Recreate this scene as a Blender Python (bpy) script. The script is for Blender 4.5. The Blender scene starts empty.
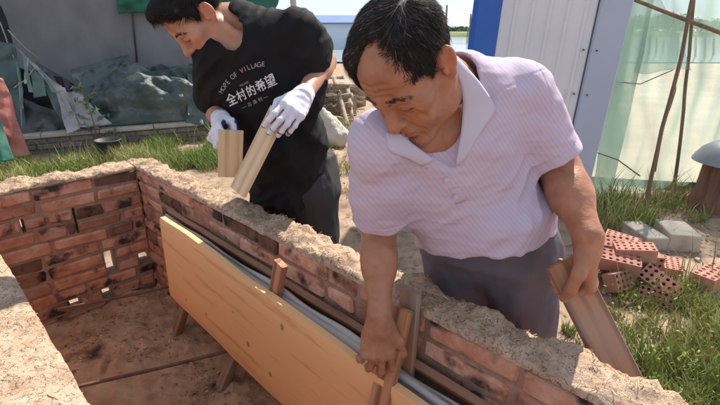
import bpy, bmesh, math, random
import numpy as np

# ------------------------------------------------------------------ camera, world, sun, exposure
S = bpy.context.scene
C = S.collection
rnd = random.Random(7)
CAM_H, CAM_F, CAM_PITCH = 1.35, 460.0, math.radians(20.3)
cam_data = bpy.data.cameras.new("Camera")
cam = bpy.data.objects.new("Camera", cam_data)
C.objects.link(cam)
cam_data.sensor_width = 36.0
cam_data.lens = CAM_F / 720.0 * 36.0
cam_data.clip_start, cam_data.clip_end = 0.02, 2000.0
cam.location = (0, 0, CAM_H)
cam.rotation_euler = (math.pi / 2 - CAM_PITCH, 0, 0)
S.camera = cam

SUN_EL, SUN_AZ = math.radians(48), math.radians(32)      # azimuth measured from +Y (away from the camera) towards +X
world = bpy.data.worlds.new("World")
S.world = world
world.use_nodes = True
wn = world.node_tree
sky = wn.nodes.new("ShaderNodeTexSky")
sky.sky_type = 'NISHITA'
sky.sun_disc = False
sky.sun_elevation = SUN_EL
sky.sun_rotation = SUN_AZ
sky.altitude = 1500
sky.dust_density = 0.3
sky.air_density = 1.0
sky.ozone_density = 2.0
bg = wn.nodes["Background"]
bg.inputs["Strength"].default_value = 0.15
hs = wn.nodes.new("ShaderNodeHueSaturation")                       # hazy summer sky: paler than the clear-air model
hs.inputs["Saturation"].default_value = 0.62
wn.links.new(sky.outputs[0], hs.inputs["Color"])
hz = wn.nodes.new("ShaderNodeMix"); hz.data_type = 'RGBA'               # even summer haze over the clear sky
hz.inputs[0].default_value = 0.78
hz.inputs[7].default_value = (2.45, 2.8, 3.3, 1)
wn.links.new(hs.outputs[0], hz.inputs[6])
wn.links.new(hz.outputs[2], bg.inputs[0])
sun_data = bpy.data.lights.new("Sun", 'SUN')
sun = bpy.data.objects.new("Sun", sun_data)
C.objects.link(sun)
sun_data.energy = 4.5
sun_data.angle = math.radians(0.5)
sun_data.color = (1.0, 0.91, 0.78)
sun.rotation_euler = (math.pi / 2 - SUN_EL, 0, math.pi - SUN_AZ)   # light travels from the back right towards the camera
S.view_settings.view_transform = 'Standard'
S.view_settings.look = 'None'
S.view_settings.gamma = 1.0
S.view_settings.exposure = 0.8
S.view_settings.use_curve_mapping = False
S.render.engine = 'CYCLES'
S.cycles.use_denoising = True
S.cycles.max_bounces = 6
S.cycles.transparent_max_bounces = 12

# ------------------------------------------------------------------ small maths
CT, ST = math.cos(CAM_PITCH), math.sin(CAM_PITCH)
def vec(*a): return np.array(a, float)
def ray(u, v):
    x, y = (u - 360) / CAM_F, (202.5 - v) / CAM_F
    return vec(x, CT + y * ST, -ST + y * CT)
EYE = vec(0, 0, CAM_H)
def at_z(u, v, z): r = ray(u, v); return EYE + r * ((z - CAM_H) / r[2])
def at_y(u, v, y): r = ray(u, v); return EYE + r * (y / r[1])
def at_d(u, v, d): return EYE + ray(u, v) * d
R2 = math.sqrt(0.5)
def at_a(u, v, a): r = ray(u, v); return EYE + r * (a / ((r[0] + r[1]) * R2))
def kiln(a, b, z): return vec((a - b) * R2, (a + b) * R2, z)      # kiln axes: a across the pit, b along it
def unit(v): v = np.asarray(v, float); return v / np.linalg.norm(v)
def frame(y, z):
    """columns x, y, z with y kept exactly and z made square to it"""
    y = unit(y); x = unit(np.cross(y, z)); z = np.cross(x, y)
    return np.stack([x, y, z], 1)
def rot(axis, ang):
    k = unit(axis); K = np.array([[0, -k[2], k[1]], [k[2], 0, -k[0]], [-k[1], k[0], 0]])
    return np.eye(3) + math.sin(ang) * K + (1 - math.cos(ang)) * K @ K
def smooth01(t): t = np.clip(t, 0, 1); return t * t * (3 - 2 * t)

_G = np.random.default_rng(3)
_PERM = _G.permutation(256).astype(np.int32); _PERM = np.concatenate([_PERM, _PERM, _PERM])
_GRAD = _G.normal(size=(256, 3)); _GRAD /= np.linalg.norm(_GRAD, axis=1)[:, None]
_GRAD = _GRAD.astype(np.float32)
def noise(P, f=1.0, seed=0):
    P = np.asarray(P, np.float32) * np.float32(f) + np.float32(seed * 17.37 + 100.5)
    I = np.floor(P).astype(np.int32); w = P - I; I &= 255
    s = w * w * w * (w * (w * 6 - 15) + 10)
    out = np.zeros(P.shape[:-1], np.float32)
    for dx in (0, 1):
        wx = s[..., 0] if dx else 1 - s[..., 0]
        for dy in (0, 1):
            wy = s[..., 1] if dy else 1 - s[..., 1]
            for dz in (0, 1):
                wz = s[..., 2] if dz else 1 - s[..., 2]
                h = _PERM[_PERM[_PERM[(I[..., 0] + dx) & 255] + ((I[..., 1] + dy) & 255)] + ((I[..., 2] + dz) & 255)]
                g = _GRAD[h]
                out += wx * wy * wz * (g[..., 0] * (w[..., 0] - dx) + g[..., 1] * (w[..., 1] - dy) + g[..., 2] * (w[..., 2] - dz))
    return out * 1.6
def fbm(P, f=1.0, octs=4, seed=0):
    o, a = 0, 1.0
    for i in range(octs):
        o = o + a * noise(P, f, seed + i); a *= 0.5; f *= 2.03
    return o

def crumple(P, f, seed, n=6):
    """sharp facets of creased sheet: warped triangle waves in random directions"""
    rg = np.random.default_rng(seed); P = np.asarray(P, np.float32); o = np.zeros(P.shape[:-1], np.float32)
    for i in range(n):
        d = rg.normal(size=3).astype(np.float32); d /= np.linalg.norm(d); k = f * rg.uniform(.5, 1.6)
        x = (P @ d) * k + rg.uniform() + noise(P, f * .45, seed + i) * .38
        o += np.abs((x % 1) - .5) * 4 - 1
    return o / n

# ------------------------------------------------------------------ objects
WORLD_LOC = {}
def tag(o, label=None, cat=None, group=None, kind=None):
    if label: o["label"] = label
    if cat: o["category"] = cat
    if group: o["group"] = group
    if kind: o["kind"] = kind
    return o
def thing(name, loc, label, cat, group=None):
    o = bpy.data.objects.new(name, None); o.empty_display_size = 0.1
    C.objects.link(o); o.location = loc
    WORLD_LOC[o.name] = np.array(loc, float)
    return tag(o, label, cat, group)
def mk(name, V, F, m=None, parent=None, smooth=True, col=None, loc=None):
    """one mesh object; V in world coordinates, F a list of index lists or an (n,k) array"""
    V = np.asarray(V, float)
    wl = WORLD_LOC[parent.name] if parent is not None else np.zeros(3)
    if loc is None:
        loc = wl if parent is not None else np.array([V[:, 0].mean(), V[:, 1].mean(), V[:, 2].min()])
    loc = np.array(loc, float)
    me = bpy.data.meshes.new(name)
    me.from_pydata((V - loc).tolist(), [], F.tolist() if isinstance(F, np.ndarray) else F)
    if smooth: me.shade_smooth()
    if col is not None:
        col = np.asarray(col, float)
        if col.ndim == 1: col = np.stack([col, col, col], 1)
        at = me.color_attributes.new("tint", 'FLOAT_COLOR', 'POINT')
        at.data.foreach_set("color", np.concatenate([col, np.ones((len(col), 1))], 1).astype(np.float32).ravel())
    me.update()
    o = bpy.data.objects.new(name, me); C.objects.link(o)
    WORLD_LOC[o.name] = loc
    if parent is not None:
        o.parent = parent; o.location = loc - wl
    else: o.location = loc
    if m is not None: me.materials.append(m)
    return o

class MB:
    """collects shapes into one vertex / face list"""
    def __init__(s): s.V, s.F, s.T, s.n = [], [], [], 0
    def add(s, V, F, t=0.5):
        V = np.asarray(V, float); s.V.append(V)
        s.F += [[i + s.n for i in f] for f in F]; s.n += len(V); s.T.append(np.full(len(V), t) if np.isscalar(t) else np.asarray(t))
    def box(s, c, size, Rm=None, t=0.5, ch=0.0, jit=0.0):
        """box with chamfered edges"""
        h = np.array(size, float) / 2; Rm = np.eye(3) if Rm is None else Rm
        if ch <= 0:
            V = np.array([[x, y, z] for x in (-1, 1) for y in (-1, 1) for z in (-1, 1)], float) * h
            F = [[0, 1, 3, 2], [4, 6, 7, 5], [0, 4, 5, 1], [2, 3, 7, 6], [0, 2, 6, 4], [1, 5, 7, 3]]
        else:
            V, ix = [], {}
            for sx in (-1, 1):
                for sy in (-1, 1):
                    for sz in (-1, 1):
                        sg = (sx, sy, sz); o = np.array(sg) * h
                        j = np.array([rnd.uniform(-jit, jit) for _ in range(3)])
                        for ax in range(3):
                            p = o - np.array(sg) * ch; p[ax] = o[ax]; ix[sg + (ax,)] = len(V); V.append(p + j)
            V = np.array(V); F = []
            for ax in range(3):
                a1, a2 = [(1, 2), (2, 0), (0, 1)][ax]
                for sgn in (-1, 1):
                    q = []
                    for p1, p2 in ((-1, -1), (1, -1), (1, 1), (-1, 1)):
                        k = [0, 0, 0]; k[ax] = sgn; k[a1] = p1; k[a2] = p2; q.append(ix[tuple(k) + (ax,)])
                    F.append(q if sgn > 0 else q[::-1])
            for ax in range(3):                                  # edges along ax
                a1, a2 = [(1, 2), (2, 0), (0, 1)][ax]
                for p1 in (-1, 1):
                    for p2 in (-1, 1):
                        k0 = [0, 0, 0]; k0[ax] = -1; k0[a1] = p1; k0[a2] = p2; k1 = list(k0); k1[ax] = 1
                        q = [ix[tuple(k0) + (a1,)], ix[tuple(k0) + (a2,)], ix[tuple(k1) + (a2,)], ix[tuple(k1) + (a1,)]]
                        F.append(q if p1 * p2 > 0 else q[::-1])
            for sg in [(x, y, z) for x in (-1, 1) for y in (-1, 1) for z in (-1, 1)]:
                q = [ix[sg + (0,)], ix[sg + (1,)], ix[sg + (2,)]]
                F.append(q if sg[0] * sg[1] * sg[2] > 0 else q[::-1])
        s.add(V @ Rm.T + np.asarray(c, float), F, t)
    def tube(s, pts, r, n=8, t=0.5, cap=True):
        pts = [np.asarray(p, float) for p in pts]; m = len(pts)
        rs = [r] * m if np.isscalar(r) else list(r)
        V, F = [], []; up = None
        for i in range(m):
            d = unit(pts[min(i + 1, m - 1)] - pts[max(i - 1, 0)])
            if up is None: up = unit(np.cross(d, [0.31, 0.2, 0.93] if abs(d[2]) < .9 else [1, 0.1, 0]))
            up = unit(up - d * (up @ d)); w = np.cross(d, up)
            for k in range(n):
                a = 2 * math.pi * k / n; V.append(pts[i] + rs[i] * (math.cos(a) * up + math.sin(a) * w))
        for i in range(m - 1):
            for k in range(n):
                k2 = (k + 1) % n; F.append([i * n + k, i * n + k2, (i + 1) * n + k2, (i + 1) * n + k])
        if cap: F.append(list(range(n))[::-1]); F.append([(m - 1) * n + k for k in range(n)])
        s.add(V, F, t)
    def build(s, name, m, parent=None, smooth=False, loc=None):
        return mk(name, np.concatenate(s.V), s.F, m, parent, smooth, np.concatenate(s.T), loc)
def grid_faces(nx, ny):
    """quads of an nx by ny vertex grid, index i*ny+j"""
    i, j = np.meshgrid(np.arange(nx - 1), np.arange(ny - 1), indexing='ij'); a = (i * ny + j).ravel()
    return np.stack([a, a + ny, a + ny + 1, a + 1], 1)
def shell(name, G, thick, m, parent=None, col=None, smooth=True):
    """G (nx,ny,3) sheet with real thickness"""
    nx, ny, _ = G.shape
    du = np.gradient(G, axis=0); dv = np.gradient(G, axis=1)
    N = np.cross(du, dv); N /= np.linalg.norm(N, axis=2)[..., None] + 1e-12
    A = (G + N * thick / 2).reshape(-1, 3); B = (G - N * thick / 2).reshape(-1, 3)
    F = grid_faces(nx, ny); n = nx * ny
    Fs = [F, F[:, ::-1] + n]
    def rim(idx):
        idx = np.array(idx); a, b = idx[:-1], idx[1:]
        return np.stack([a, a + n, b + n, b], 1)
    e0 = [j for j in range(ny)]; e1 = [(nx - 1) * ny + j for j in range(ny)][::-1]
    e2 = [i * ny for i in range(nx)][::-1]; e3 = [i * ny + ny - 1 for i in range(nx)]
    Fs += [rim(e0)[:, ::-1], rim(e1)[:, ::-1], rim(e2)[:, ::-1], rim(e3)[:, ::-1]]
    c2 = None if col is None else np.concatenate([col, col])
    return mk(name, np.concatenate([A, B]), np.concatenate(Fs), m, parent, smooth, c2)

# ------------------------------------------------------------------ materials
def mat(name, cols, scale=8.0, rough=0.8, bump=0.0, bscale=60.0, detail=6.0, stretch=(1, 1, 1), tint=None, spots=None,
        metallic=0.0, sss=0.0, spec=0.5, contrast=(0.3, 0.7), bdist=0.01, crack=None):
    """procedural surface: noise ramp over `cols`, optional tint attribute ('mul' or 'mix'), optional dark spots, bump"""
    m = bpy.data.materials.new(name); m.use_nodes = True
    nt = m.node_tree; N, L = nt.nodes, nt.links
    b = N["Principled BSDF"]; b.inputs["Roughness"].default_value = rough; b.inputs["Metallic"].default_value = metallic
    b.inputs["Specular IOR Level"].default_value = spec
    tc = N.new("ShaderNodeTexCoord"); mp = N.new("ShaderNodeMapping"); mp.inputs["Scale"].default_value = stretch
    L.new(tc.outputs["Object"], mp.inputs[0])
    nz = N.new("ShaderNodeTexNoise"); nz.inputs["Scale"].default_value = scale; nz.inputs["Detail"].default_value = detail
    nz.inputs["Roughness"].default_value = 0.6
    L.new(mp.outputs[0], nz.inputs["Vector"])
    rp = N.new("ShaderNodeValToRGB"); e = rp.color_ramp.elements
    n = len(cols)
    for i, c_ in enumerate(cols):
        pos = contrast[0] + (contrast[1] - contrast[0]) * (i / max(1, n - 1))
        if i < 2: el = e[i]; el.position = pos
        else: el = e.new(pos)
        el.color = (*c_, 1)
    if n == 1: e[1].color = (*cols[0], 1)
    L.new(nz.outputs[0], rp.inputs[0])
    out = rp.outputs[0]
    def mix(a, bb, fac, mode='MIX'):
        x = N.new("ShaderNodeMix"); x.data_type = 'RGBA'; x.blend_type = mode
        for s_, v_ in ((x.inputs["A"] if False else x.inputs[6], a), (x.inputs[7], bb), (x.inputs[0], fac)):
            if hasattr(v_, "is_output"): L.new(v_, s_)
            else: s_.default_value = v_ if not isinstance(v_, tuple) else (*v_[:3], 1)
        return x.outputs[2]
    if spots:                                        # (colour, scale, threshold, softness)
        sc, ss, th, sf = spots
        n2 = N.new("ShaderNodeTexNoise"); n2.inputs["Scale"].default_value = ss; n2.inputs["Detail"].default_value = 5
        L.new(mp.outputs[0], n2.inputs["Vector"])
        r2 = N.new("ShaderNodeMapRange"); r2.inputs["From Min"].default_value = th; r2.inputs["From Max"].default_value = th + sf
        L.new(n2.outputs[0], r2.inputs[0]); out = mix(out, sc, r2.outputs[0])
    if crack:                                        # (colour, scale, width)
        v = N.new("ShaderNodeTexVoronoi"); v.feature = 'DISTANCE_TO_EDGE'; v.inputs["Scale"].default_value = crack[1]
        n3 = N.new("ShaderNodeTexNoise"); n3.inputs["Scale"].default_value = crack[1] * 1.5; n3.inputs["Detail"].default_value = 4
        L.new(mp.outputs[0], n3.inputs["Vector"])
        ad = N.new("ShaderNodeVectorMath"); ad.operation = 'MULTIPLY_ADD'; ad.inputs[1].default_value = (0.12, 0.12, 0.12)
        L.new(n3.outputs["Color"], ad.inputs[0]); L.new(mp.outputs[0], ad.inputs[2]); L.new(ad.outputs[0], v.inputs["Vector"])
        r3 = N.new("ShaderNodeMapRange"); r3.inputs["From Min"].default_value = 0; r3.inputs["From Max"].default_value = crack[2]
        r3.inputs["To Min"].default_value = 1; r3.inputs["To Max"].default_value = 0
        L.new(v.outputs["Distance"], r3.inputs[0]); out = mix(out, crack[0], r3.outputs[0])
    if tint:
        at = N.new("ShaderNodeAttribute"); at.attribute_name = "tint"
        if tint == 'mul': out = mix(out, at.outputs["Color"], 1.0, 'MULTIPLY')
        elif tint == 'col':
            ov = mix(at.outputs["Color"], out, 1.0, 'MULTIPLY'); out = ov
        else:                                        # a colour to blend to by the attribute value
            out = mix(out, tint, at.outputs["Fac"])
    L.new(out, b.inputs["Base Color"])
    if sss:
        b.inputs["Subsurface Weight"].default_value = sss; b.inputs["Subsurface Radius"].default_value = (1.0, 0.3, 0.15)
        b.inputs["Subsurface Scale"].default_value = 0.008
    if bump:
        n4 = N.new("ShaderNodeTexNoise"); n4.inputs["Scale"].default_value = bscale; n4.inputs["Detail"].default_value = 6
        n4.inputs["Roughness"].default_value = 0.65
        L.new(mp.outputs[0], n4.inputs["Vector"])
        bp = N.new("ShaderNodeBump"); bp.inputs["Strength"].default_value = bump; bp.inputs["Distance"].default_value = bdist
        h = n4.outputs[0]
        if crack:
            mm = N.new("ShaderNodeMath"); mm.operation = 'SUBTRACT'; L.new(h, mm.inputs[0]); L.new(r3.outputs[0], mm.inputs[1]); h = mm.outputs[0]
        L.new(h, bp.inputs["Height"]); L.new(bp.outputs[0], b.inputs["Normal"])
    return m
def wood_mat(name, light, dark, ring=9.0, rough=0.6, axis=(1, 0, 0), grey=None, across=14.0, bump=0.15, wave=0.45):
    """boards: stretched grain along local axis plus knots left to geometry"""
    m = bpy.data.materials.new(name); m.use_nodes = True
    nt = m.node_tree; N, L = nt.nodes, nt.links
    b = N["Principled BSDF"]; b.inputs["Roughness"].default_value = rough; b.inputs["Specular IOR Level"].default_value = 0.3
    at = N.new("ShaderNodeAttribute"); at.attribute_name = "grain"
    mp = N.new("ShaderNodeMapping"); mp.inputs["Scale"].default_value = (1.2, across, across)
    L.new(at.outputs["Vector"], mp.inputs[0])
    n1 = N.new("ShaderNodeTexNoise"); n1.inputs["Scale"].default_value = 1.6; n1.inputs["Detail"].default_value = 5; n1.inputs["Distortion"].default_value = 0.7
    L.new(mp.outputs[0], n1.inputs["Vector"])
    wv = N.new("ShaderNodeTexWave"); wv.wave_type = 'BANDS'; wv.bands_direction = 'Y'; wv.inputs["Scale"].default_value = ring / across
    wv.inputs["Distortion"].default_value = 5.0; wv.inputs["Detail"].default_value = 3; wv.inputs["Detail Scale"].default_value = 0.6
    L.new(mp.outputs[0], wv.inputs["Vector"])
    mx = N.new("ShaderNodeMath"); mx.operation = 'MULTIPLY_ADD'; mx.inputs[1].default_value = wave
    nf = N.new("ShaderNodeTexNoise"); nf.inputs["Scale"].default_value = 9.0; nf.inputs["Detail"].default_value = 4      # fine fibres
    L.new(mp.outputs[0], nf.inputs["Vector"])
    sf = N.new("ShaderNodeMath"); sf.operation = 'MULTIPLY_ADD'; sf.inputs[1].default_value = 0.5; L.new(nf.outputs[0], sf.inputs[0])
    ad = N.new("ShaderNodeMath"); ad.operation = 'ADD'; ad.inputs[1].default_value = -0.25; L.new(n1.outputs[0], ad.inputs[0]); L.new(ad.outputs[0], sf.inputs[2])
    L.new(wv.outputs[0], mx.inputs[0]); L.new(sf.outputs[0], mx.inputs[2])
    rp = N.new("ShaderNodeValToRGB"); e = rp.color_ramp.elements
    e[0].position, e[0].color = 0.38, (*dark, 1); e[1].position, e[1].color = 0.35 + wave, (*light, 1)
    L.new(mx.outputs[0], rp.inputs[0]); out = rp.outputs[0]
    if grey:
        n2 = N.new("ShaderNodeTexNoise"); n2.inputs["Scale"].default_value = 3.0; n2.inputs["Detail"].default_value = 5
        L.new(at.outputs["Vector"], n2.inputs["Vector"])
        r2 = N.new("ShaderNodeMapRange"); r2.inputs["From Min"].default_value = 0.49; r2.inputs["From Max"].default_value = 0.68
        L.new(n2.outputs[0], r2.inputs[0])
        x = N.new("ShaderNodeMix"); x.data_type = 'RGBA'; L.new(r2.outputs[0], x.inputs[0]); L.new(out, x.inputs[6]); x.inputs[7].default_value = (*grey, 1); out = x.outputs[2]
    tn = N.new("ShaderNodeAttribute"); tn.attribute_name = "tint"
    y = N.new("ShaderNodeMix"); y.data_type = 'RGBA'; y.blend_type = 'MULTIPLY'; y.inputs[0].default_value = 1.0
    L.new(out, y.inputs[6]); L.new(tn.outputs["Color"], y.inputs[7]); out = y.outputs[2]
    L.new(out, b.inputs["Base Color"])
    bp = N.new("ShaderNodeBump"); bp.inputs["Strength"].default_value = bump; bp.inputs["Distance"].default_value = 0.004
    L.new(mx.outputs[0], bp.inputs["Height"]); L.new(bp.outputs[0], b.inputs["Normal"])
    return m
def set_grain(o, G):
    at = o.data.attributes.new("grain", 'FLOAT_VECTOR', 'POINT'); at.data.foreach_set("vector", np.asarray(G, np.float32).ravel())

# ------------------------------------------------------------------ soft solids: smooth unions meshed by surface nets
class Solid:
    def __init__(s): s.ops = []; s.post = None
    def _add(s, mode, kind, c, br, k, args): s.ops.append((mode, kind, np.asarray(c, np.float32), float(br), float(k), args)); return s
    def ell(s, c, r, Rm=None, k=0.01, mode='u'):
        return s._add(mode, 'ell', c, max(r), k, (np.asarray(c, np.float32), np.asarray(r, np.float32), np.asarray(np.eye(3) if Rm is None else Rm, np.float32)))
    def sph(s, c, r, k=0.01, mode='u'): return s.ell(c, (r, r, r), None, k, mode)
    def rc(s, a, b, r1, r2, k=0.01, mode='u'):
        a = np.asarray(a, np.float32); b = np.asarray(b, np.float32)
        return s._add(mode, 'rc', (a + b) / 2, np.linalg.norm(b - a) / 2 + max(r1, r2), k, (a, b, r1, r2))
    def cc(s, a, b, r1, r2, k=0.01, mode='u'):
        a = np.asarray(a, np.float32); b = np.asarray(b, np.float32)
        return s._add(mode, 'cc', (a + b) / 2, math.hypot(np.linalg.norm(b - a) / 2, max(r1, r2)), k, (a, b, r1, r2))
    def half(s, p, n, br, k=0.003):
        """cut away everything on the n side of the plane through p, within br of p"""
        return s._add('s', 'half', p, br, k, (np.asarray(p, np.float32), np.asarray(unit(n), np.float32)))
    @staticmethod
    def prim(kind, args, P):
        if kind == 'ell':
            c, r, Rm = args; q = (P - c) @ Rm
            k0 = np.sqrt(((q / r) ** 2).sum(-1)); k1 = np.sqrt(((q / (r * r)) ** 2).sum(-1))
            return np.where(k1 > 1e-6, k0 * (k0 - 1) / np.maximum(k1, 1e-6), -r.min())
        if kind == 'rc':
            a, b, r1, r2 = args; ba = b - a; l2 = ba @ ba; pa = P - a
            t = np.clip((pa @ ba) / l2, 0, 1)
            return np.sqrt(((pa - t[..., None] * ba) ** 2).sum(-1)) - (r1 + (r2 - r1) * t)
        if kind == 'cc':
            a, b, ra, rb = args; ba = b - a; L = np.sqrt(ba @ ba); d = ba / L; pa = P - a
            y = pa @ d; x = np.sqrt(np.maximum((pa ** 2).sum(-1) - y * y, 0))
            side = (x - (ra + (rb - ra) * np.clip(y / L, 0, 1))); cap = np.maximum(-y, y - L)
            return np.where((side > 0) & (cap > 0), np.hypot(np.maximum(side, 0), np.maximum(cap, 0)), np.maximum(side, cap))
        p, n = args
        return -((P - p) @ n)
    def apply(s, op, d, P):
        mode, kind, c, br, k, args = op
        q = s.prim(kind, args, P)
        if mode == 'u':
            if k <= 0: return np.minimum(d, q)
            h = np.maximum(k - np.abs(d - q), 0) / k
            return np.minimum(d, q) - h * h * k * 0.25
        q = -q
        if k <= 0: return np.maximum(d, q)
        h = np.maximum(k - np.abs(d - q), 0) / k
        return np.maximum(d, q) + h * h * k * 0.25
    def d(s, P, mg=0.03):
        P = np.asarray(P, np.float32); out = np.ones(len(P), np.float32)
        if len(P) > 3000:                                          # work in compact cells so that far shapes are skipped at once
            key = np.floor((P - P.min(0)) / .05).astype(np.int64); key = (key[:, 0] * 4096 + key[:, 1]) * 4096 + key[:, 2]
            od = np.argsort(key, kind='stable'); cut = np.nonzero(np.diff(key[od]))[0] + 1
            oc = np.array([op[2] for op in s.ops]); orr = np.array([op[3] + op[4] for op in s.ops]); full = s.ops
            for g in np.split(od, cut):
                Q = P[g]; c_ = (Q.min(0) + Q.max(0)) / 2; rr = np.linalg.norm(Q.max(0) - c_)
                s.ops = [full[i] for i in np.nonzero(np.linalg.norm(oc - c_, axis=1) < orr + rr + mg)[0]]
                o = np.ones(len(Q), np.float32)
                for op in s.ops: o = s.apply(op, o, Q)
                out[g] = o
            s.ops = full
            if s.post is not None:
                m = np.abs(out) < 0.04
                if m.any(): out[m] += s.post(P[m])
            return out
        for op in s.ops:
            m = ((P - op[2]) ** 2).sum(1) < (op[3] + op[4] + mg) ** 2
            if m.any(): out[m] = s.apply(op, out[m], P[m])
        if s.post is not None:
            m = np.abs(out) < 0.04
            if m.any(): out[m] += s.post(P[m])
        return out
    def normal(s, P, e=0.002):
        P = np.asarray(P, np.float32); g = np.zeros(P.shape, np.float32)
        for k in ((1, -1, -1), (-1, -1, 1), (-1, 1, -1), (1, 1, 1)):
            kk = np.array(k, np.float32); g += kk * s.d(P + kk * e)[:, None]
        return g / (np.linalg.norm(g, axis=1)[:, None] + 1e-9)
    def mesh(s, h, steps=2):
        B = 8; bl = B * h
        lo = np.min([op[2] - op[3] for op in s.ops if op[0] == 'u'], 0) - 3 * h
        hi = np.max([op[2] + op[3] for op in s.ops if op[0] == 'u'], 0) + 3 * h
        nb = np.ceil((hi - lo) / bl).astype(int); n = nb * B
        ctr = np.stack(np.meshgrid(*[np.arange(k) for k in nb], indexing='ij'), -1).reshape(-1, 3)
        cw = (lo + (ctr + 0.5) * bl).astype(np.float32); hd = bl * 0.87
        act = np.zeros(len(cw), bool); near = []
        for op in s.ops:
            mk_ = ((cw - op[2]) ** 2).sum(1) < (op[3] + op[4] + hd + 2 * h) ** 2
            near.append(mk_)
            if op[0] == 'u': act |= mk_
        ids = np.nonzero(act)[0]; vol = np.ones(tuple(n), np.float32)
        loc = np.stack(np.meshgrid(*[np.arange(B)] * 3, indexing='ij'), -1).reshape(-1, 3)
        for st in range(0, len(ids), 1500):
            sel = ids[st:st + 1500]
            I = ctr[sel][:, None] * B + loc[None]
            P = (lo + I * h).astype(np.float32); d = np.ones(P.shape[:2], np.float32)
            for op, mk_ in zip(s.ops, near):
                m = mk_[sel]
                if m.any(): d[m] = s.apply(op, d[m], P[m])
            if s.post is not None:
                m = np.abs(d) < 0.02 + 2 * h
                if m.any(): d[m] += s.post(P[m])
            vol[I[..., 0], I[..., 1], I[..., 2]] = d
        Sg = vol < 0
        cnt = np.zeros(tuple(n - 1), np.int8)
        sl = [(slice(0, -1), slice(1, None))[i] for i in (0, 1)]
        for i in (0, 1):
            for j in (0, 1):
                for k in (0, 1): cnt += Sg[sl[i], sl[j], sl[k]]
        A = (cnt > 0) & (cnt < 8)
        ci = np.stack(np.nonzero(A), 1); idx = np.full(A.shape, -1, np.int64); idx[A] = np.arange(len(ci))
        cor = np.array([[i, j, k] for i in (0, 1) for j in (0, 1) for k in (0, 1)])
        val = np.stack([vol[ci[:, 0] + c_[0], ci[:, 1] + c_[1], ci[:, 2] + c_[2]] for c_ in cor], 1)
        acc = np.zeros((len(ci), 3)); w = np.zeros(len(ci))
        for a in range(8):
            for b in range(a + 1, 8):
                if np.abs(cor[a] - cor[b]).sum() == 1:
                    m = (val[:, a] < 0) != (val[:, b] < 0)
                    t = val[m, a] / (val[m, a] - val[m, b])
                    acc[m] += cor[a] + t[:, None] * (cor[b] - cor[a]); w[m] += 1
        V = lo + (ci + acc / w[:, None]) * h
        F = []
        for ax in range(3):
            o1, o2 = [(1, 2), (2, 0), (0, 1)][ax]
            s0 = [slice(None)] * 3; s1 = [slice(None)] * 3; s0[ax] = slice(0, -1); s1[ax] = slice(1, None)
            ch = Sg[tuple(s0)] != Sg[tuple(s1)]
            e = np.stack(np.nonzero(ch), 1)
            e = e[(e[:, o1] > 0) & (e[:, o2] > 0) & (e[:, o1] < n[o1] - 1) & (e[:, o2] < n[o2] - 1)]
            ins = Sg[e[:, 0], e[:, 1], e[:, 2]]
            q = []
            for da, db in ((-1, -1), (0, -1), (0, 0), (-1, 0)):
                c_ = e.copy(); c_[:, o1] += da; c_[:, o2] += db; q.append(idx[c_[:, 0], c_[:, 1], c_[:, 2]])
            q = np.stack(q, 1); q[~ins] = q[~ins][:, ::-1]; F.append(q)
        F = np.concatenate(F)
        for _ in range(steps):
            dd = np.clip(s.d(V), -h, h); V = V - s.normal(V, h * 0.5) * dd[:, None] * 0.9
        return V, F
    def trace(s, o, r, t0=0.2, t1=4.0):
        """march rays from o along unit r (n,3); returns points, hit mask"""
        r = np.asarray(r, float); t = np.full(len(r), t0)
        for _ in range(160):
            d = s.d(o + r * t[:, None], 0.08); d = np.where(d > 0.5, 0.03, d)
            t = np.where(np.abs(d) > 2e-4, t + np.clip(d * 0.7, -0.02, 0.03), t)
        P = o + r * t[:, None]
        return P, (t < t1) & (np.abs(s.d(P)) < 0.004)
def clean(V, F, keep):
    """drop vertices not in keep (bool) and faces using them"""
    ok = keep[F].all(1); F = F[ok]; used = np.zeros(len(V), bool); used[F.ravel()] = True
    m = np.cumsum(used) - 1
    return V[used], m[F], used
def drape(solid, px, off=0.004):
    """points of a solid's surface seen at photo pixels, lifted off along the normal"""
    r = np.array([ray(u, v) for u, v in px]); r /= np.linalg.norm(r, axis=1)[:, None]
    P, ok = solid.trace(EYE, r)
    return P + solid.normal(P) * off, ok

# ------------------------------------------------------------------ materials
M_soil = mat("soil", [(.20, .125, .08), (.36, .25, .17), (.46, .34, .24)], 5, .95, .5, 90, spots=((.14, .1, .06), 14, .55, .15), bdist=.02)
M_sand = mat("sand", [(.46, .36, .27), (.6, .5, .39)], 1.2, .95, .3, 60, bdist=.02)
M_mud = mat("straw_mud", [(.39, .26, .17), (.52, .365, .255), (.61, .455, .34)], 16, .95, 1.0, 120, spots=((.36, .24, .15), 45, .56, .14), crack=((.16, .10, .065), 26, .02), bdist=.006)
M_brick = mat("kiln_brick", [(.40, .16, .095), (.58, .28, .18), (.66, .42, .31)], 12, .95, .9, 90, tint='mul', spots=((.05, .036, .034), 11, .53, .12), bdist=.008)
M_mortar = mat("mud_mortar", [(.27, .165, .115), (.44, .29, .21)], 30, .95, .6, 120, bdist=.006)
M_ash = mat("pit_floor", [(.36, .19, .11), (.55, .33, .20), (.66, .43, .28)], 9, .95, .8, 100, spots=((.05, .035, .03), 6, .60, .12), bdist=.015)
M_water = mat("lake_water", [(.32, .42, .46), (.40, .48, .50)], .05, .12, .08, 1.5)
M_bank = mat("far_bank", [(.16, .2, .09), (.26, .27, .14)], .3, .95)
M_grass = mat("grass", [(1, 1, 1), (1, 1, 1)], 5, .75, tint='mul', spec=.2)
M_rod = mat("rusty_rod", [(.10, .05, .035), (.2, .1, .07)], 40, .7, .3, 150)
M_conc = mat("concrete", [(.30, .265, .22), (.44, .39, .325), (.52, .46, .39)], 7, .92, .6, 70, bdist=.006)
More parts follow.
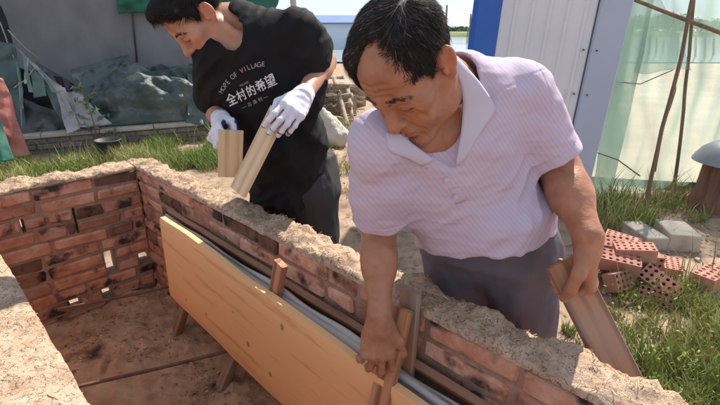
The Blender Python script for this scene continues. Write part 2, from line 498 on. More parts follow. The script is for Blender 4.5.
M_facade = mat("grey_render", [(.15, .15, .165), (.205, .21, .23), (.245, .25, .265)], 1.3, .9, .15, 40, stretch=(1, 1, .7), spots=((.13, .13, .14), .8, .5, .2))
M_white = mat("white_sheet_metal", [(.60, .63, .68), (.68, .70, .74)], 2.0, .45, spots=((.42, .43, .45), 5, .64, .1))
M_trim = mat("grey_sheet_metal", [(.36, .42, .54), (.42, .48, .60)], 2.0, .45)
M_blue = mat("blue_paint", [(.012, .09, .42), (.02, .12, .5)], 3, .4)
M_roofblue = mat("blue_roof", [(.08, .16, .42), (.12, .22, .5)], .5, .5)
M_dark = mat("dark_hollow", [(.012, .012, .014), (.02, .02, .022)], 5, .9)
M_seam = mat("seam", [(.05, .06, .08), (.07, .08, .1)], 5, .7)
M_pole = mat("bamboo_pole", [(.12, .075, .05), (.26, .17, .11)], 9, .8, .3, 60, stretch=(1, 1, .2))
M_log = mat("grey_timber", [(.17, .12, .09), (.34, .26, .19), (.42, .35, .28)], 7, .9, .5, 50)
M_hollow = mat("hollow_brick", [(.34, .145, .11), (.44, .21, .16), (.48, .28, .225)], 12, .9, .4, 90, tint='mul', bdist=.005, spots=((.33, .23, .17), 7, .54, .16))

# ------------------------------------------------------------------ ground, sand, water, far bank
def ground():
    xs = np.concatenate([[-900, -300, -100, -40, -15, -8], np.arange(-6, 6.01, .06), [8, 15, 40, 100, 300, 900]])
    ys = np.concatenate([[-400, -60, -10, -3], np.arange(-1, 7.01, .06), [8, 10, 13, 18, 30, 80, 300, 1500]])
    X, Y = np.meshgrid(xs, ys, indexing='ij')
    P = np.stack([X, Y, X * 0], -1)
    near = smooth01((6.5 - np.abs(X)) / 2) * smooth01((7 - np.abs(Y - 1)) / 2)
    Z = near * (fbm(P, 1.1, 4, 5) * .035 + fbm(P, 6, 3, 9) * .012)
    a, b = (X + Y) * R2, (Y - X) * R2                                # the pit is dug through: no ground inside the kiln
    ins = smooth01((.5 - np.abs(a - .45)) / .08) * smooth01((1.75 - np.abs(b - .75)) / .08)
    P[..., 2] = Z * (1 - ins) - .06 * ins
    tag(mk("ground", P.reshape(-1, 3), grid_faces(len(xs), len(ys)), M_soil, loc=(0, 0, 0)), kind='structure')
    def patch(name, pts, z, m, jag=.25):
        ring = []
        for i in range(len(pts)):
            p, q = np.array(pts[i], float), np.array(pts[(i + 1) % len(pts)], float)
            for t in np.linspace(0, 1, 14)[:-1]:
                w = p + (q - p) * t; j = noise(np.array([[w[0], w[1], 0]]), .7, 4)[0] * jag
                ring.append([w[0] + j, w[1] + j * .6, z])
        tag(mk(name, ring, [list(range(len(ring)))], m, smooth=False, loc=(0, 0, 0)), kind='structure')
    patch("sand_yard", [(1.6, 4.4), (5, 3.6), (14, 4.5), (30, 12), (20, 21.5), (4, 21), (1.4, 10)], .05, M_sand)
    patch("lake", [(-30, 23), (2, 22), (40, 22), (160, 30), (700, 160), (-60, 160)], .07, M_water, .8)
    xs = np.linspace(-160, 420, 160); pr = [(0, .1), (1.5, 1.2), (8, 1.6), (40, 1.8), (90, .5)]
    G = np.array([[[x, 150 + dy + noise(np.array([[x, 0, 0]]), .02)[0] * 6, z] for dy, z in pr] for x in xs])
    tag(mk("far_bank", G.reshape(-1, 3), grid_faces(len(xs), len(pr)), M_bank, loc=(0, 150, 0)), kind='structure')
ground()

# ------------------------------------------------------------------ the brick kiln the men work in
A_IN, A_OUT, L_IN, L_OUT, F_IN, F_OUT, Z_TOP = .785, .893, .115, -.12, 2.385, 2.50, .705
KB = -.9                                                            # near end of the long walls, behind the camera
kiln_root = thing("brick_kiln", kiln(.4, 1.0, 0), "low rectangular kiln pit of red fire-blackened bricks topped with straw mud", "kiln")
def brick_wall(name, p_of, length, z0, z1, th, holes=(), half=False, seed=0):
    """p_of(s, d, z): point s along the wall, d into its thickness"""
    r = random.Random(seed); mb, core = MB(), MB()
    P, BH, BL, J = .066, .054, .232, .012
    nC = int((z1 - z0) / P); e = [p_of(1, 0, 0) - p_of(0, 0, 0), p_of(0, 1, 0) - p_of(0, 0, 0), vec(0, 0, 1)]
    Rm = np.stack([unit(e[0]), unit(e[1]), e[2]], 1)
    if np.linalg.det(Rm) < 0: Rm[:, 0] *= -1
    for ci in range(nC):
        z = z1 - (ci + .5) * P; s = -BL * (.5 if (ci + seed) % 2 else 0) - r.uniform(0, .05)
        hs = sorted([h for h in holes if abs(h[1] - z) < P * .6])
        cuts = [(h[0] - h[2] / 2, h[0] + h[2] / 2) for h in hs]
        def fill(a, b_):
            a, b_ = max(a, 0), min(b_, length)
            if b_ - a < .02: return
            dd = r.uniform(-.004, .004)
            mb.box(p_of((a + b_) / 2, th / 2 + dd, z + r.uniform(-.003, .003)), (b_ - a, th - .004, BH + r.uniform(-.005, .004)),
                   Rm @ rot((0, 0, 1), r.uniform(-.012, .012)) @ rot((0, 1, 0), r.uniform(-.01, .01)), np.full(24, r.choice([.3, .5, .7, .85, 1, 1.05, 1.15, 1.2])), .008, .005)
        def mort(a, b_):
            if b_ - a > .01: core.box(p_of((a + b_) / 2, th / 2, z), (b_ - a, th - .022, P + .001 * (ci % 2)), Rm)
        while s < length:
            l = BL if r.random() < .75 else BL * .5
            a, b_ = s, s + l
            for c0, c1 in cuts:
                if a < c1 and b_ > c0:
                    if a < c0: fill(a, c0 - .002)
                    a = c1 + .002
            fill(a, b_); s += l + J
        e0 = 0
        for c0, c1 in cuts: mort(e0, c0); e0 = c1
        mort(e0, length)
    w = mb.build(name, M_brick, kiln_root); core.build("mortar", M_mortar, w)
pit_z = .025
brick_wall("brick_wall", lambda s, d, z: kiln(A_IN + d, KB + s, z), F_OUT - KB, -.03, Z_TOP, A_OUT - A_IN, seed=3)
brick_wall("brick_wall", lambda s, d, z: kiln(L_IN - d, KB + s, z), F_OUT - KB, -.03, Z_TOP - .02, L_IN - L_OUT, seed=4)
def on_far(u, v):
    r = ray(u, v); t = F_IN / ((r[1] - r[0]) * R2); p = EYE + r * t
    return ((p[0] + p[1]) * R2 - L_IN, p[2], .055)
brick_wall("brick_wall", lambda s, d, z: kiln(L_IN + s, F_IN + d, z), A_IN - L_IN, -.03, Z_TOP, F_OUT - F_IN,
           holes=[on_far(77, 305), on_far(110, 298), on_far(112, 262), on_far(145, 257), on_far(99, 219), on_far(25, 231)][:4] + [on_far(76, 220)[:2] + (.012,), on_far(25, 232)[:2] + (.014,)], seed=5)
M_straw = mat("straw", [(.50, .38, .20), (.62, .50, .29)], 40, .8, tint='mul')
def mud_cap(p_of, length, th, zt, seed, lump=.02, ds=.007, over=.012):
    ns = int(length / ds); prof = []
    for t in np.linspace(0, 1, 26):                                # inner foot -> over the top -> outer foot
        ang = math.pi * t; x = -math.cos(ang); z = math.sin(ang) ** .45
        prof.append((th / 2 + (th / 2 + over) * x, z))
    s = np.linspace(0, length, ns)
    G = np.zeros((ns, 26, 3))
    for j, (d, z) in enumerate(prof): G[:, j] = np.array([p_of(q, d, zt - .003 + .026 * z) for q in s])
    n1 = fbm(G, 9, 4, seed); n2 = fbm(G, 38, 3, seed + 5); n3 = fbm(G, 95, 2, seed + 8); zz = np.array([q[1] for q in prof])[None]
    dm = np.maximum(n1, -.35) * lump + n2 * lump * .32 + n3 * lump * .12
    ax = unit(p_of(0, 1, 0) - p_of(0, 0, 0)); xd = np.array([-math.cos(math.pi * t) for t in np.linspace(0, 1, 26)])
    G[..., 2] += dm * zz + (1 - zz) * n1 * .006
    G += (dm * .8)[..., None] * np.where(xd < 0, xd * .3, xd)[None, :, None] * ax
    mk("mud_cap", G.reshape(-1, 3), grid_faces(ns, 26), M_mud, kiln_root)
    q = np.random.default_rng(seed); mb = MB()                     # chopped straw sticking out of the mud
    for _ in range(int(ns * 1.6)):
        p = G[q.integers(0, ns), q.integers(3, 23)] + vec(0, 0, .002); L_ = q.uniform(.006, .03); d = unit(q.normal(size=3) * [1, 1, .25]) * L_ / 2
        mb.tube([p - d, p + d], q.uniform(.0004, .0011), 3, q.uniform(.5, 1.2), False)
    o = mb.build("straw", M_straw, kiln_root); o["kind"] = "stuff"
mud_cap(lambda s, d, z: kiln(A_IN + d, KB + s, z), F_OUT - KB, A_OUT - A_IN, Z_TOP, 11, .022, over=.003)
mud_cap(lambda s, d, z: kiln(L_IN - d, KB + s, z), F_OUT - KB, L_IN - L_OUT, Z_TOP + .005, 21, .009, over=.003)
mud_cap(lambda s, d, z: kiln(L_IN + .01 + s, F_IN + d, z), A_IN - L_IN - .02, F_OUT - F_IN, Z_TOP, 31, .02, over=.004)
def pit_floor():
    na, nb = 110, 300
    a, b = np.meshgrid(np.linspace(L_OUT + .05, A_OUT - .05, na), np.linspace(KB, F_OUT - .05, nb), indexing='ij')
    P = np.stack([(a - b) * R2, (a + b) * R2, a * 0], -1)
    z = pit_z + fbm(P, 3, 3, 2) * .03 + fbm(P, 18, 3, 6) * .016
    z += .07 * np.exp(-((a - .5) / .2) ** 2 - ((b - 1.95) / .2) ** 2) + .05 * np.exp(-((a - .3) / .2) ** 2 - ((b - 1.7) / .25) ** 2)
    P[..., 2] = z
    mk("ash_floor", P.reshape(-1, 3), grid_faces(na, nb), M_ash, kiln_root)
    # bark chips and shavings lying on it: nobody could count them
    n = 2000; q = np.random.default_rng(5)
    aa, bb = q.uniform(L_IN + .02, A_IN - .02, n), q.uniform(.5, F_IN - .02, n); p0 = np.stack([(aa - bb) * R2, (aa + bb) * R2, aa * 0], 1)
    zz = pit_z + fbm(p0, 3, 3, 2) * .03 + fbm(p0, 18, 3, 6) * .012 + .07 * np.exp(-((aa - .5) / .2) ** 2 - ((bb - 1.95) / .2) ** 2) + .05 * np.exp(-((aa - .3) / .2) ** 2 - ((bb - 1.7) / .25) ** 2)
    p0[:, 2] = zz + .004; ok = noise(p0 * [1, 1, 0], 5, 3) + q.normal(size=n) * .25 > -.05
    mb = MB()
    for i in range(n):
        if not ok[i]: continue
        L_ = .003 + .02 * q.random() ** 2.5; W = q.uniform(.002, .006); t = q.uniform(0, 6.28); Rm = rot((0, 0, 1), t) @ rot((1, 0, 0), q.uniform(-.4, .4))
        mb.box(p0[i], (L_, W, .003), Rm, q.choice([.35, .5, .6, .7, .8, 1.1]))
    tag(mb.build("wood_chips", M_chip, loc=kiln(.45, 1.4, pit_z)), "bark chips and wood shavings scattered on the pit floor", "wood chips", kind='stuff')
M_chip = mat("wood_chip", [(.55, .33, .18), (.66, .43, .26)], 30, .9, tint='mul')
pit_floor()
def rod(u0, v0, u1, v1, z0, z1, lab, r=.007):
    p, q = at_z(u0, v0, z0), at_z(u1, v1, z1); d = unit(q - p)
    mb = MB(); mb.tube([p - d * .12, p, p + (q - p) * .5 + vec(0, 0, -.004), q, q + d * .06], r, 8)
    tag(mb.build("iron_rod", M_rod, smooth=True), lab, "iron rod", "iron rods lying across the pit")
rod(90, 303, 180, 284, .24, .24, "thin rusty rod across the pit just in front of the far brick wall")
rod(76, 387, 228, 351, .17, .17, "thin rusty rod across the pit floor nearer to the leaning yellow board")

# ------------------------------------------------------------------ boards
W_yellow = wood_mat("fresh_board", (.83, .48, .235), (.68, .355, .165), 4.5, .6, bump=.10, wave=.16)
W_grey = wood_mat("weathered_board", (.47, .435, .41), (.10, .09, .085), 14, .9, bump=.6)
W_brown = wood_mat("old_board", (.36, .18, .10), (.17, .08, .045), 10, .7, grey=(.27, .22, .19), bump=.3)
W_red = wood_mat("reddish_board", (.50, .25, .13), (.25, .10, .05), 9, .7, bump=.25)
W_mixed = wood_mat("half_weathered_board", (.44, .21, .105), (.20, .09, .05), 9, .7, grey=(.30, .235, .20), bump=.25)
W_pale = wood_mat("pale_board", (.70, .53, .34), (.52, .36, .21), 9, .65, bump=.12)
def board(name, p, q, wdir, width, thick, m, label=None, cat="board", wob=(0, 0), seed=0, n=40, parent=None, taper=1.0, group=None, shear=(0, 0), knots=0):
    """plank from p to q; wdir = direction of its width; wob = wave of its two long edges"""
    p, q = np.asarray(p, float), np.asarray(q, float); L = np.linalg.norm(q - p); x = (q - p) / L
    w = unit(np.asarray(wdir, float) - x * (np.asarray(wdir, float) @ x)); t = np.cross(x, w)
    prof = [(-1, -1), (-.93, -1.0)] + [(k, -1) for k in (-.5, 0, .5)] + [(.93, -1), (1, -1), (1, 1), (.93, 1)] + [(k, 1) for k in (.5, 0, -.5)] + [(-.93, 1), (-1, 1)]
    prof = [(a, b * (.7 if abs(a) == 1 else 1)) for a, b in prof]
    V, G, k = [], [], len(prof)
    for i in range(n):
        f = i / (n - 1); s = f * L
        lo = noise(np.array([[s * 4.2, seed, 0.3]]), 1)[0] * wob[0]; hi = noise(np.array([[s * 4.2, seed + 5, 0.7]]), 1)[0] * wob[1]
        hw = width / 2 * (1 + (taper - 1) * f)
        for a, b in prof:
            ww = a * hw + (hi if a > 0 else lo) * abs(a); sh = shear[0 if i < n / 2 else 1] * ww * (abs(f - .5) * 2) ** 8
            V.append(p + x * (s + sh) + w * ww + t * b * thick / 2); G.append((s + seed * 3.1, ww + seed * .37, b * thick / 2 + seed * .1))
    F = [[i * k + j, i * k + (j + 1) % k, (i + 1) * k + (j + 1) % k, (i + 1) * k + j] for i in range(n - 1) for j in range(k)]
    F += [list(range(k))[::-1], [(n - 1) * k + j for j in range(k)]]
    o = mk(name, V, F, m, parent, False, np.full(len(V), 1.0)); set_grain(o, G)
    for po in o.data.polygons: po.use_smooth = len(po.vertices) == 4
    o.data.set_sharp_from_angle(angle=math.radians(40))
    if label: tag(o, label, cat, group)
    return o, x, w, t
BA = .68
pt = [at_a(u, v, BA) for u, v in ((171, 228), (360, 369))]; pb = [at_a(u, v, BA) for u, v in ((168, 291), (282, 405))]
far_p = (at_a(170, 228, BA) + at_a(168, 291, BA)) / 2; zc = .395
dirb = unit(kiln(BA, 0, 0) - kiln(BA, 1, 0))
e_far = vec(far_p[0], far_p[1], .43)
e_near = e_far + dirb * 1.95 + vec(0, 0, -.10)
o_, bx, bw, bt = board("live_edge_board", e_far, e_near, (0.0, 0.0, 1.0), .40, .03, W_yellow,
      "wide yellow live-edge board standing on edge inside the brick pit", "board", (.014, .010), 2, 90, shear=(.0, 0))
def knot(u, v, r, name="knot"):
    rr = ray(u, v); nrm = unit(np.cross(bx, bw)); c0 = e_far - nrm * 0
    side = -1 if (nrm @ (EYE - e_far)) < 0 else 1
    t = ((c0 + nrm * side * .0155 - EYE) @ nrm) / (rr @ nrm); p = EYE + rr * t
    V, F = [], []; k = 14
    V.append(p + nrm * side * .0012)
    for ring_ in (.55, 1.0):
        for i in range(k):
            a = 6.2832 * i / k; V.append(p + nrm * side * (.001 if ring_ < 1 else .0002) + r * ring_ * (math.cos(a) * bx * .7 + math.sin(a) * bw))
    F += [[0, 1 + i, 1 + (i + 1) % k] for i in range(k)] + [[1 + i, 1 + k + i, 1 + k + (i + 1) % k, 1 + (i + 1) % k] for i in range(k)]
    if side * (bx @ np.cross(bw, nrm)) < 0: pass
    mk(name, V, F, M_knot, o_, True, np.concatenate([[.95], np.full(k, .5), np.full(k, 1.0)]))
M_knot = mat("knot_wood", [(.60, .33, .145), (.68, .39, .18)], 60, .6, tint='mul')
for u, v, r in ((206, 314, .010), (233, 312, .007), (248, 344, .013), (282, 327, .013), (270, 374, .011), (186, 300, .006)): knot(u, v, r)
board("weathered_board", kiln(.716, 1.95, .566), kiln(.716, -.1, .534), (.42, .42, .72), .058, .018, W_grey, "grey weathered board standing between the yellow board and the brick wall", "board", (.006, .011), 4, 110)
board("dark_batten", kiln(.768, 2.0, .585), kiln(.768, -.1, .555), (-.3, -.3, .9), .024, .02, W_brown, "narrow dark batten lying along the wall behind the grey weathered board", "batten", (.004, .008), 7, 60)
def post(u0, v0, u1, v1, a0, a1, w, lab, zt=None):
    p, q = at_a(u0, v0, a0), at_a(u1, v1, a1); d = unit(q - p)
    board("prop", p - d * .1, q + d * .12, dirb + vec(.2, -.2, 0), w, .03, W_brown, lab, "wooden prop", seed=u0, n=12, group="props under the yellow board")
post(187, 300, 173, 345, .715, .64, .045, "short wooden prop under the far end of the yellow board")
post(233, 360, 214, 405, .70, .60, .045, "short wooden prop under the middle of the yellow board")
board("wedge", at_a(281, 263, .715), at_a(271, 318, .70), dirb, .046, .022, W_red, "short wooden wedge stuck upright between yellow board and grey board", "wedge", seed=9, n=10)

# ------------------------------------------------------------------ hollow bricks
def hollow_brick_mesh(L_, W, H_, nx, ny, hole):
    V, F = [], []
    def v(p): V.append(p); return len(V) - 1
    cx, cy = L_ / nx, W / ny
    for i in range(nx):
        for j in range(ny):
            x0, y0 = -L_ / 2 + i * cx, -W / 2 + j * cy; rings = []
            for z in (H_ / 2, -H_ / 2):
                out, inn = [], []
                for k in range(8):
                    a = math.pi / 4 * k; dx, dy = math.cos(a), math.sin(a); m = max(abs(dx), abs(dy))
                    out.append(v((x0 + cx / 2 + dx / m * cx / 2, y0 + cy / 2 + dy / m * cy / 2, z)))
                    inn.append(v((x0 + cx / 2 + dx * hole, y0 + cy / 2 + dy * hole, z)))
                rings.append(inn)
                for k in range(8):
                    q = [out[k], out[(k + 1) % 8], inn[(k + 1) % 8], inn[k]]; F.append(q if z > 0 else q[::-1])
            for k in range(8): F.append([rings[0][k], rings[0][(k + 1) % 8], rings[1][(k + 1) % 8], rings[1][k]])
    h = np.array([L_, W, H_]) / 2
    b = [v((x * h[0], y * h[1], z * h[2])) for x in (-1, 1) for y in (-1, 1) for z in (-1, 1)]
    F += [[b[0], b[1], b[3], b[2]], [b[4], b[6], b[7], b[5]], [b[0], b[4], b[5], b[1]], [b[2], b[3], b[7], b[6]]]
    return np.array(V), F
HBV, HBF = hollow_brick_mesh(.235, .115, .09, 6, 3, .0115)
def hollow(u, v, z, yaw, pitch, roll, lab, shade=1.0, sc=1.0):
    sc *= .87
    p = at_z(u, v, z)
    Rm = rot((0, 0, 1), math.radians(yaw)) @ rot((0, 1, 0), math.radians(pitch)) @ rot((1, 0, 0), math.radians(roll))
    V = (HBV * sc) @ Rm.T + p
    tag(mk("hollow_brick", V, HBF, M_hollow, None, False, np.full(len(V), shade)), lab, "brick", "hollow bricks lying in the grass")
hollow(622, 279, .075, 28, 0, 62, "hollow brick leaning on edge beside the hand, its holes facing front", .8)
hollow(659, 284, .07, -52, 22, 38, "hollow brick tilted steeply in the grass, foremost of the pile", .95)
hollow(641, 262, .12, -8, 0, 90, "hollow brick with its holes facing front, under the top brick of the pile", .8)
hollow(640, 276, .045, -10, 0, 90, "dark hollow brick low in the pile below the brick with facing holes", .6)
hollow(619, 262, .15, -24, 4, 14, "hollow brick on the left of the pile next to the man's knuckles", .9)
hollow(634, 252, .19, -16, -5, 4, "topmost hollow brick of the pile, lying flat", 1.05)
hollow(610, 245, .16, -20, 0, 20, "hollow brick lying at the back left of the pile", 1.0)
hollow(671, 268, .05, 62, 0, 0, "hollow brick lying flat to the right of the pile", 1.0, .9)
hollow(622, 242, .10, -35, 6, 0, "hollow brick at the very back of the pile near the slabs", 1.0)
hollow(600, 258, .13, 18, 10, 12, "hollow brick behind the held board, leftmost of the pile", .95)
hollow(711, 278, .075, 32, 0, 0, "single hollow brick standing apart at the right edge", .95, 1.15)
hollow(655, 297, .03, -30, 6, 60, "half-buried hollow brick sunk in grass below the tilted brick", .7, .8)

# ------------------------------------------------------------------ concrete slabs
def slab(u0, v0, u1, v1, w, h, lab, z=.05):
    p, q = at_z(u0, v0, z), at_z(u1, v1, z); d = q - p; L_ = np.linalg.norm(d); x = d / L_
    mb = MB(); mb.box((p + q) / 2 + vec(0, 0, h / 2 - .06), (L_, w, h), np.stack([x, np.cross([0, 0, 1], x), [0, 0, 1]], 1), .5, .006, .003)
    tag(mb.build("concrete_slab", M_conc), lab, "slab", "concrete slabs in the grass")
slab(631, 226, 658, 244, .15, .10, "pale concrete slab beside the bamboo pole foot, left of two", .05)
slab(668, 228, 685, 244, .19, .12, "thick pale concrete slab, right of the two slabs", .06)

# ------------------------------------------------------------------ white cabin with blue corner
def cabin():
    bl = at_y(467, 32, 3.55); br = at_y(620, 32, 3.40)                   # at eye height, left and right front corner
    X0, X1, Y0 = bl[0], br[0] + .03, 3.45
    base = vec((X0 + X1) / 2, Y0 + .7, 0)
    root = thing("cabin", base, "white corrugated metal cabin with a bright blue corner, leaning slightly", "cabin")
    lean = rot((0, 1, 0), math.radians(3.2)) @ rot((0, 0, 1), math.radians(-15)); W = (X1 - X0) * .98
    def w(P): P = np.asarray(P, float); return (P - [0, 0, CAM_H]) @ lean.T + vec((X0 + X1) / 2, Y0, CAM_H)
    def prism(name, prof, z0, z1, m, smooth=False):                     # prof: outline (x, y) extruded upwards
        k = len(prof); V = [(x, y, z) for z in (z0, z1) for x, y in prof]
        F = [[i, (i + 1) % k, k + (i + 1) % k, k + i] for i in range(k)] + [list(range(k))[::-1], list(range(k, 2 * k))]
        return mk(name, w(V), F, m, root, smooth)
    xa, xs, xb = -W / 2, W / 2 - .215, W / 2
    prof = []; x = xa + .20; pitch = .115                                # trapezoid ribs
    while x < xs - .01:
        for dx, y in ((0, 0), (.078, 0), (.086, -.009), (.104, -.009), (.112, 0)):
            if x + dx < xs: prof.append((x + dx, y))
        x += pitch
    prof.append((xs, 0)); prof += [(xs, .05), (xa + .2, .05)]
    prism("corrugated_panel", prof, .12, 2.75, M_white)
    prism("blue_corner", [(xa, .0), (xa + .04, -.035), (xa + .15, -.035), (xa + .199, -.004), (xa + .199, .06), (xa, .06)], .1, 2.78, M_blue)
    prism("corner_sheet", [(xs + .006, -.006), (xs + .02, -.022), (xb - .012, -.022), (xb, .012), (xb, .3), (xs + .006, .3)], .1, 2.77, M_trim)
    prism("seam", [(xs - .002, -.008), (xs + .005, -.008), (xs + .005, .04), (xs - .002, .04)], .12, 2.75, M_seam)
    prism("side_panel", [(xa, .0605), (xa + .03, .0605), (xa + .03, 1.6), (xa, 1.6)], .12, 2.75, M_white)
    prism("side_panel", [(xb - .03, .3005), (xb, .3005), (xb, 1.6), (xb - .03, 1.6)], .12, 2.75, M_white)
    prism("back_panel", [(xa + .031, 1.57), (xb - .031, 1.57), (xb - .031, 1.6), (xa + .031, 1.6)], .12, 2.75, M_white)
    prism("roof", [(xa - .05, -.08), (xb + .05, -.08), (xb + .05, 1.65), (xa - .05, 1.65)], 2.785, 2.84, M_blue)
    prism("plinth", [(xa + .02, .065), (xb - .02, .065), (xb - .02, 1.55), (xa + .02, 1.55)], -.05, .115, M_conc)
    mb = MB()
    for z in (.5, .95, 1.25, 1.6, 2.1):
        for x in (xs - .035, xs + .05):
            mb.tube([w([(x, -.03, z)])[0], w([(x, -.002, z)])[0]], .006, 6)
    mb.build("screw", M_seam, root)["kind"] = "stuff"
cabin()

# ------------------------------------------------------------------ green netting fence
def net_material():
    m = bpy.data.materials.new("green_netting"); m.use_nodes = True; nt = m.node_tree; N, L = nt.nodes, nt.links
    N.remove(N["Principled BSDF"]); out = N["Material Output"]
    d = N.new("ShaderNodeBsdfDiffuse"); d.inputs[0].default_value = (.36, .50, .44, 1)
    tl = N.new("ShaderNodeBsdfTranslucent"); tl.inputs[0].default_value = (.42, .58, .51, 1)
    a = N.new("ShaderNodeMixShader"); a.inputs[0].default_value = .55; L.new(d.outputs[0], a.inputs[1]); L.new(tl.outputs[0], a.inputs[2])
    tr = N.new("ShaderNodeBsdfTransparent"); b = N.new("ShaderNodeMixShader")
    at = N.new("ShaderNodeAttribute"); at.attribute_name = "tint"
    tc = N.new("ShaderNodeTexCoord"); nz = N.new("ShaderNodeTexNoise"); nz.inputs["Scale"].default_value = 5; nz.inputs["Detail"].default_value = 6
    L.new(tc.outputs["Object"], nz.inputs["Vector"])
    mm = N.new("ShaderNodeMath"); mm.operation = 'MULTIPLY_ADD'; mm.inputs[1].default_value = .25
    L.new(nz.outputs[0], mm.inputs[0]); L.new(at.outputs["Fac"], mm.inputs[2]); L.new(mm.outputs[0], b.inputs[0])
    L.new(tr.outputs[0], b.inputs[1]); L.new(a.outputs[0], b.inputs[2]); L.new(b.outputs[0], out.inputs[0])
    return m
M_net = net_material()
def net_fence():
    root = thing("net_fence", at_z(660, 205, 0), "torn translucent green netting hung on bamboo poles right of the cabin", "net fence")
    yb = 4.05
    def sheet(name, corners, n1, n2, amp, seed, tint, yd):
        c = [at_y(u, v, y) for u, v, y in corners]
        s, t = np.meshgrid(np.linspace(0, 1, n1), np.linspace(0, 1, n2), indexing='ij'); s, t = s[..., None], t[..., None]
        G = (1 - s) * (1 - t) * c[0] + s * (1 - t) * c[1] + s * t * c[2] + (1 - s) * t * c[3]
        G[..., 1] += fbm(G * [1, 1, .5], 1.8, 3, seed) * amp + np.abs(noise(G * [3, 1, .3], 2.2, seed + 4)) * amp * .6
        G[..., 2] += noise(G * [1, 0, 0], 5, seed + 9) * .05 * t[..., 0]
        G[..., 1] += crumple(G * [1, 1, .6], 2.2, seed + 20) * amp * .5
        shade = tint + .22 * smooth01(np.abs(noise(G * [2.5, 1, .35], 2.6, seed + 2)) * 1.6) ** 2
        shell(name, G, .003, M_net, root, shade.reshape(-1))
    sheet("netting", [(606, -60, 4.1), (790, -60, 4.25), (790, 196, 4.2), (588, 214, 3.85)], 90, 70, .10, 3, .20, 0)
    sheet("netting_fold", [(640, -60, 3.95), (668, -60, 4.0), (607, 214, 3.8), (588, 216, 3.75)], 24, 60, .07, 8, .34, 0)
    sheet("netting_fold", [(655, -5, 4.0), (662, -5, 4.02), (690, 70, 4.03), (634, 72, 3.95)], 30, 30, .05, 12, .2, 0)
    def pole(pts, r, name="pole"):
        mb = MB(); P = [at_y(u, v, y) for u, v, y in pts]; Q = []
        for i in range(len(P) - 1):
            for t in np.linspace(0, 1, 8)[:-1]:
                p = P[i] + (P[i + 1] - P[i]) * t; Q.append(p + vec(noise(p[None], 3, 1)[0], noise(p[None], 3, 2)[0], 0) * .012)
        Q.append(P[-1]); mb.tube(Q, np.linspace(r[0], r[1], len(Q)), 8); mb.build(name, M_pole, root, True)
    pole([(706, -55, 3.7), (692, 2, 3.68), (675, 80, 3.62), (636, 240, 3.42)], (.011, .016))
    pole([(699, -50, 4.1), (693, 10, 4.05), (684, 110, 4.0), (671, 216, 3.98)], (.011, .015))
    pole([(730, 36, 4.1), (686, 20, 3.9), (640, 2, 3.8), (600, -14, 3.9)], (.018, .012), "crossbar")
    pole([(672, 70, 3.85), (640, 84, 3.9), (596, 80, 3.9)], (.004, .004), "cord")
    pole([(640, 176, 3.6), (618, 160, 3.7), (590, 150, 3.75)], (.006, .004), "cord")
    pole([(655, 172, 3.62), (665, 120, 3.7), (676, 86, 3.8)], (.004, .004), "cord")
net_fence()

# ------------------------------------------------------------------ things at the far right
def stump():
    base = at_z(722, 208, 0); root = thing("log_stump", base, "reddish brown old log stump under the grey basin at the right edge", "stump")
    mb, k, V, F = MB(), 40, [], []
    hs = [(-.05, .25), (.05, .235), (.15, .21), (.28, .20), (.40, .195)]
    for z, r in hs:
        for i in range(k):
            a = 6.2832 * i / k; rr = r * (1 + .07 * noise(np.array([[math.cos(a) * 2.2, math.sin(a) * 2.2, z]]), 1.6, 3)[0]) + .012 * math.sin(a * 9 + z * 4)
            V.append(base + vec(rr * math.cos(a), rr * math.sin(a), z))
    F = [[i * k + j, i * k + (j + 1) % k, (i + 1) * k + (j + 1) % k, (i + 1) * k + j] for i in range(len(hs) - 1) for j in range(k)] + [[(len(hs) - 1) * k + j for j in range(k)]]
    mk("trunk", V, F, mat("stump_bark", [(.09, .04, .03), (.22, .11, .08), (.3, .17, .12)], 9, .9, .9, 30, stretch=(1, 1, .15)), root, False)
    V, k = [], 36; prof = [(.29, .385), (.285, .40), (.27, .43), (.235, .485), (.16, .535), (.05, .555), (0.001, .557)]
    for r, z in prof: V += [base + vec(r * math.cos(6.2832 * i / k), r * math.sin(6.2832 * i / k), z) for i in range(k)]
    V += [base + vec((r - .008) * math.cos(6.2832 * i / k), (r - .008) * math.sin(6.2832 * i / k), z - .006) for r, z in prof[:1] for i in range(k)]
    F = [[i * k + j, i * k + (j + 1) % k, (i + 1) * k + (j + 1) % k, (i + 1) * k + j] for i in range(len(prof) - 1) for j in range(k)]
    o = mk("basin", V, F, mat("basin_metal", [(.25, .26, .29), (.36, .37, .4)], 6, .4, metallic=.5), None, True, loc=base + vec(0, 0, .385))
    tag(o, "grey basin turned upside down on the brown stump at the right edge", "basin")
stump()

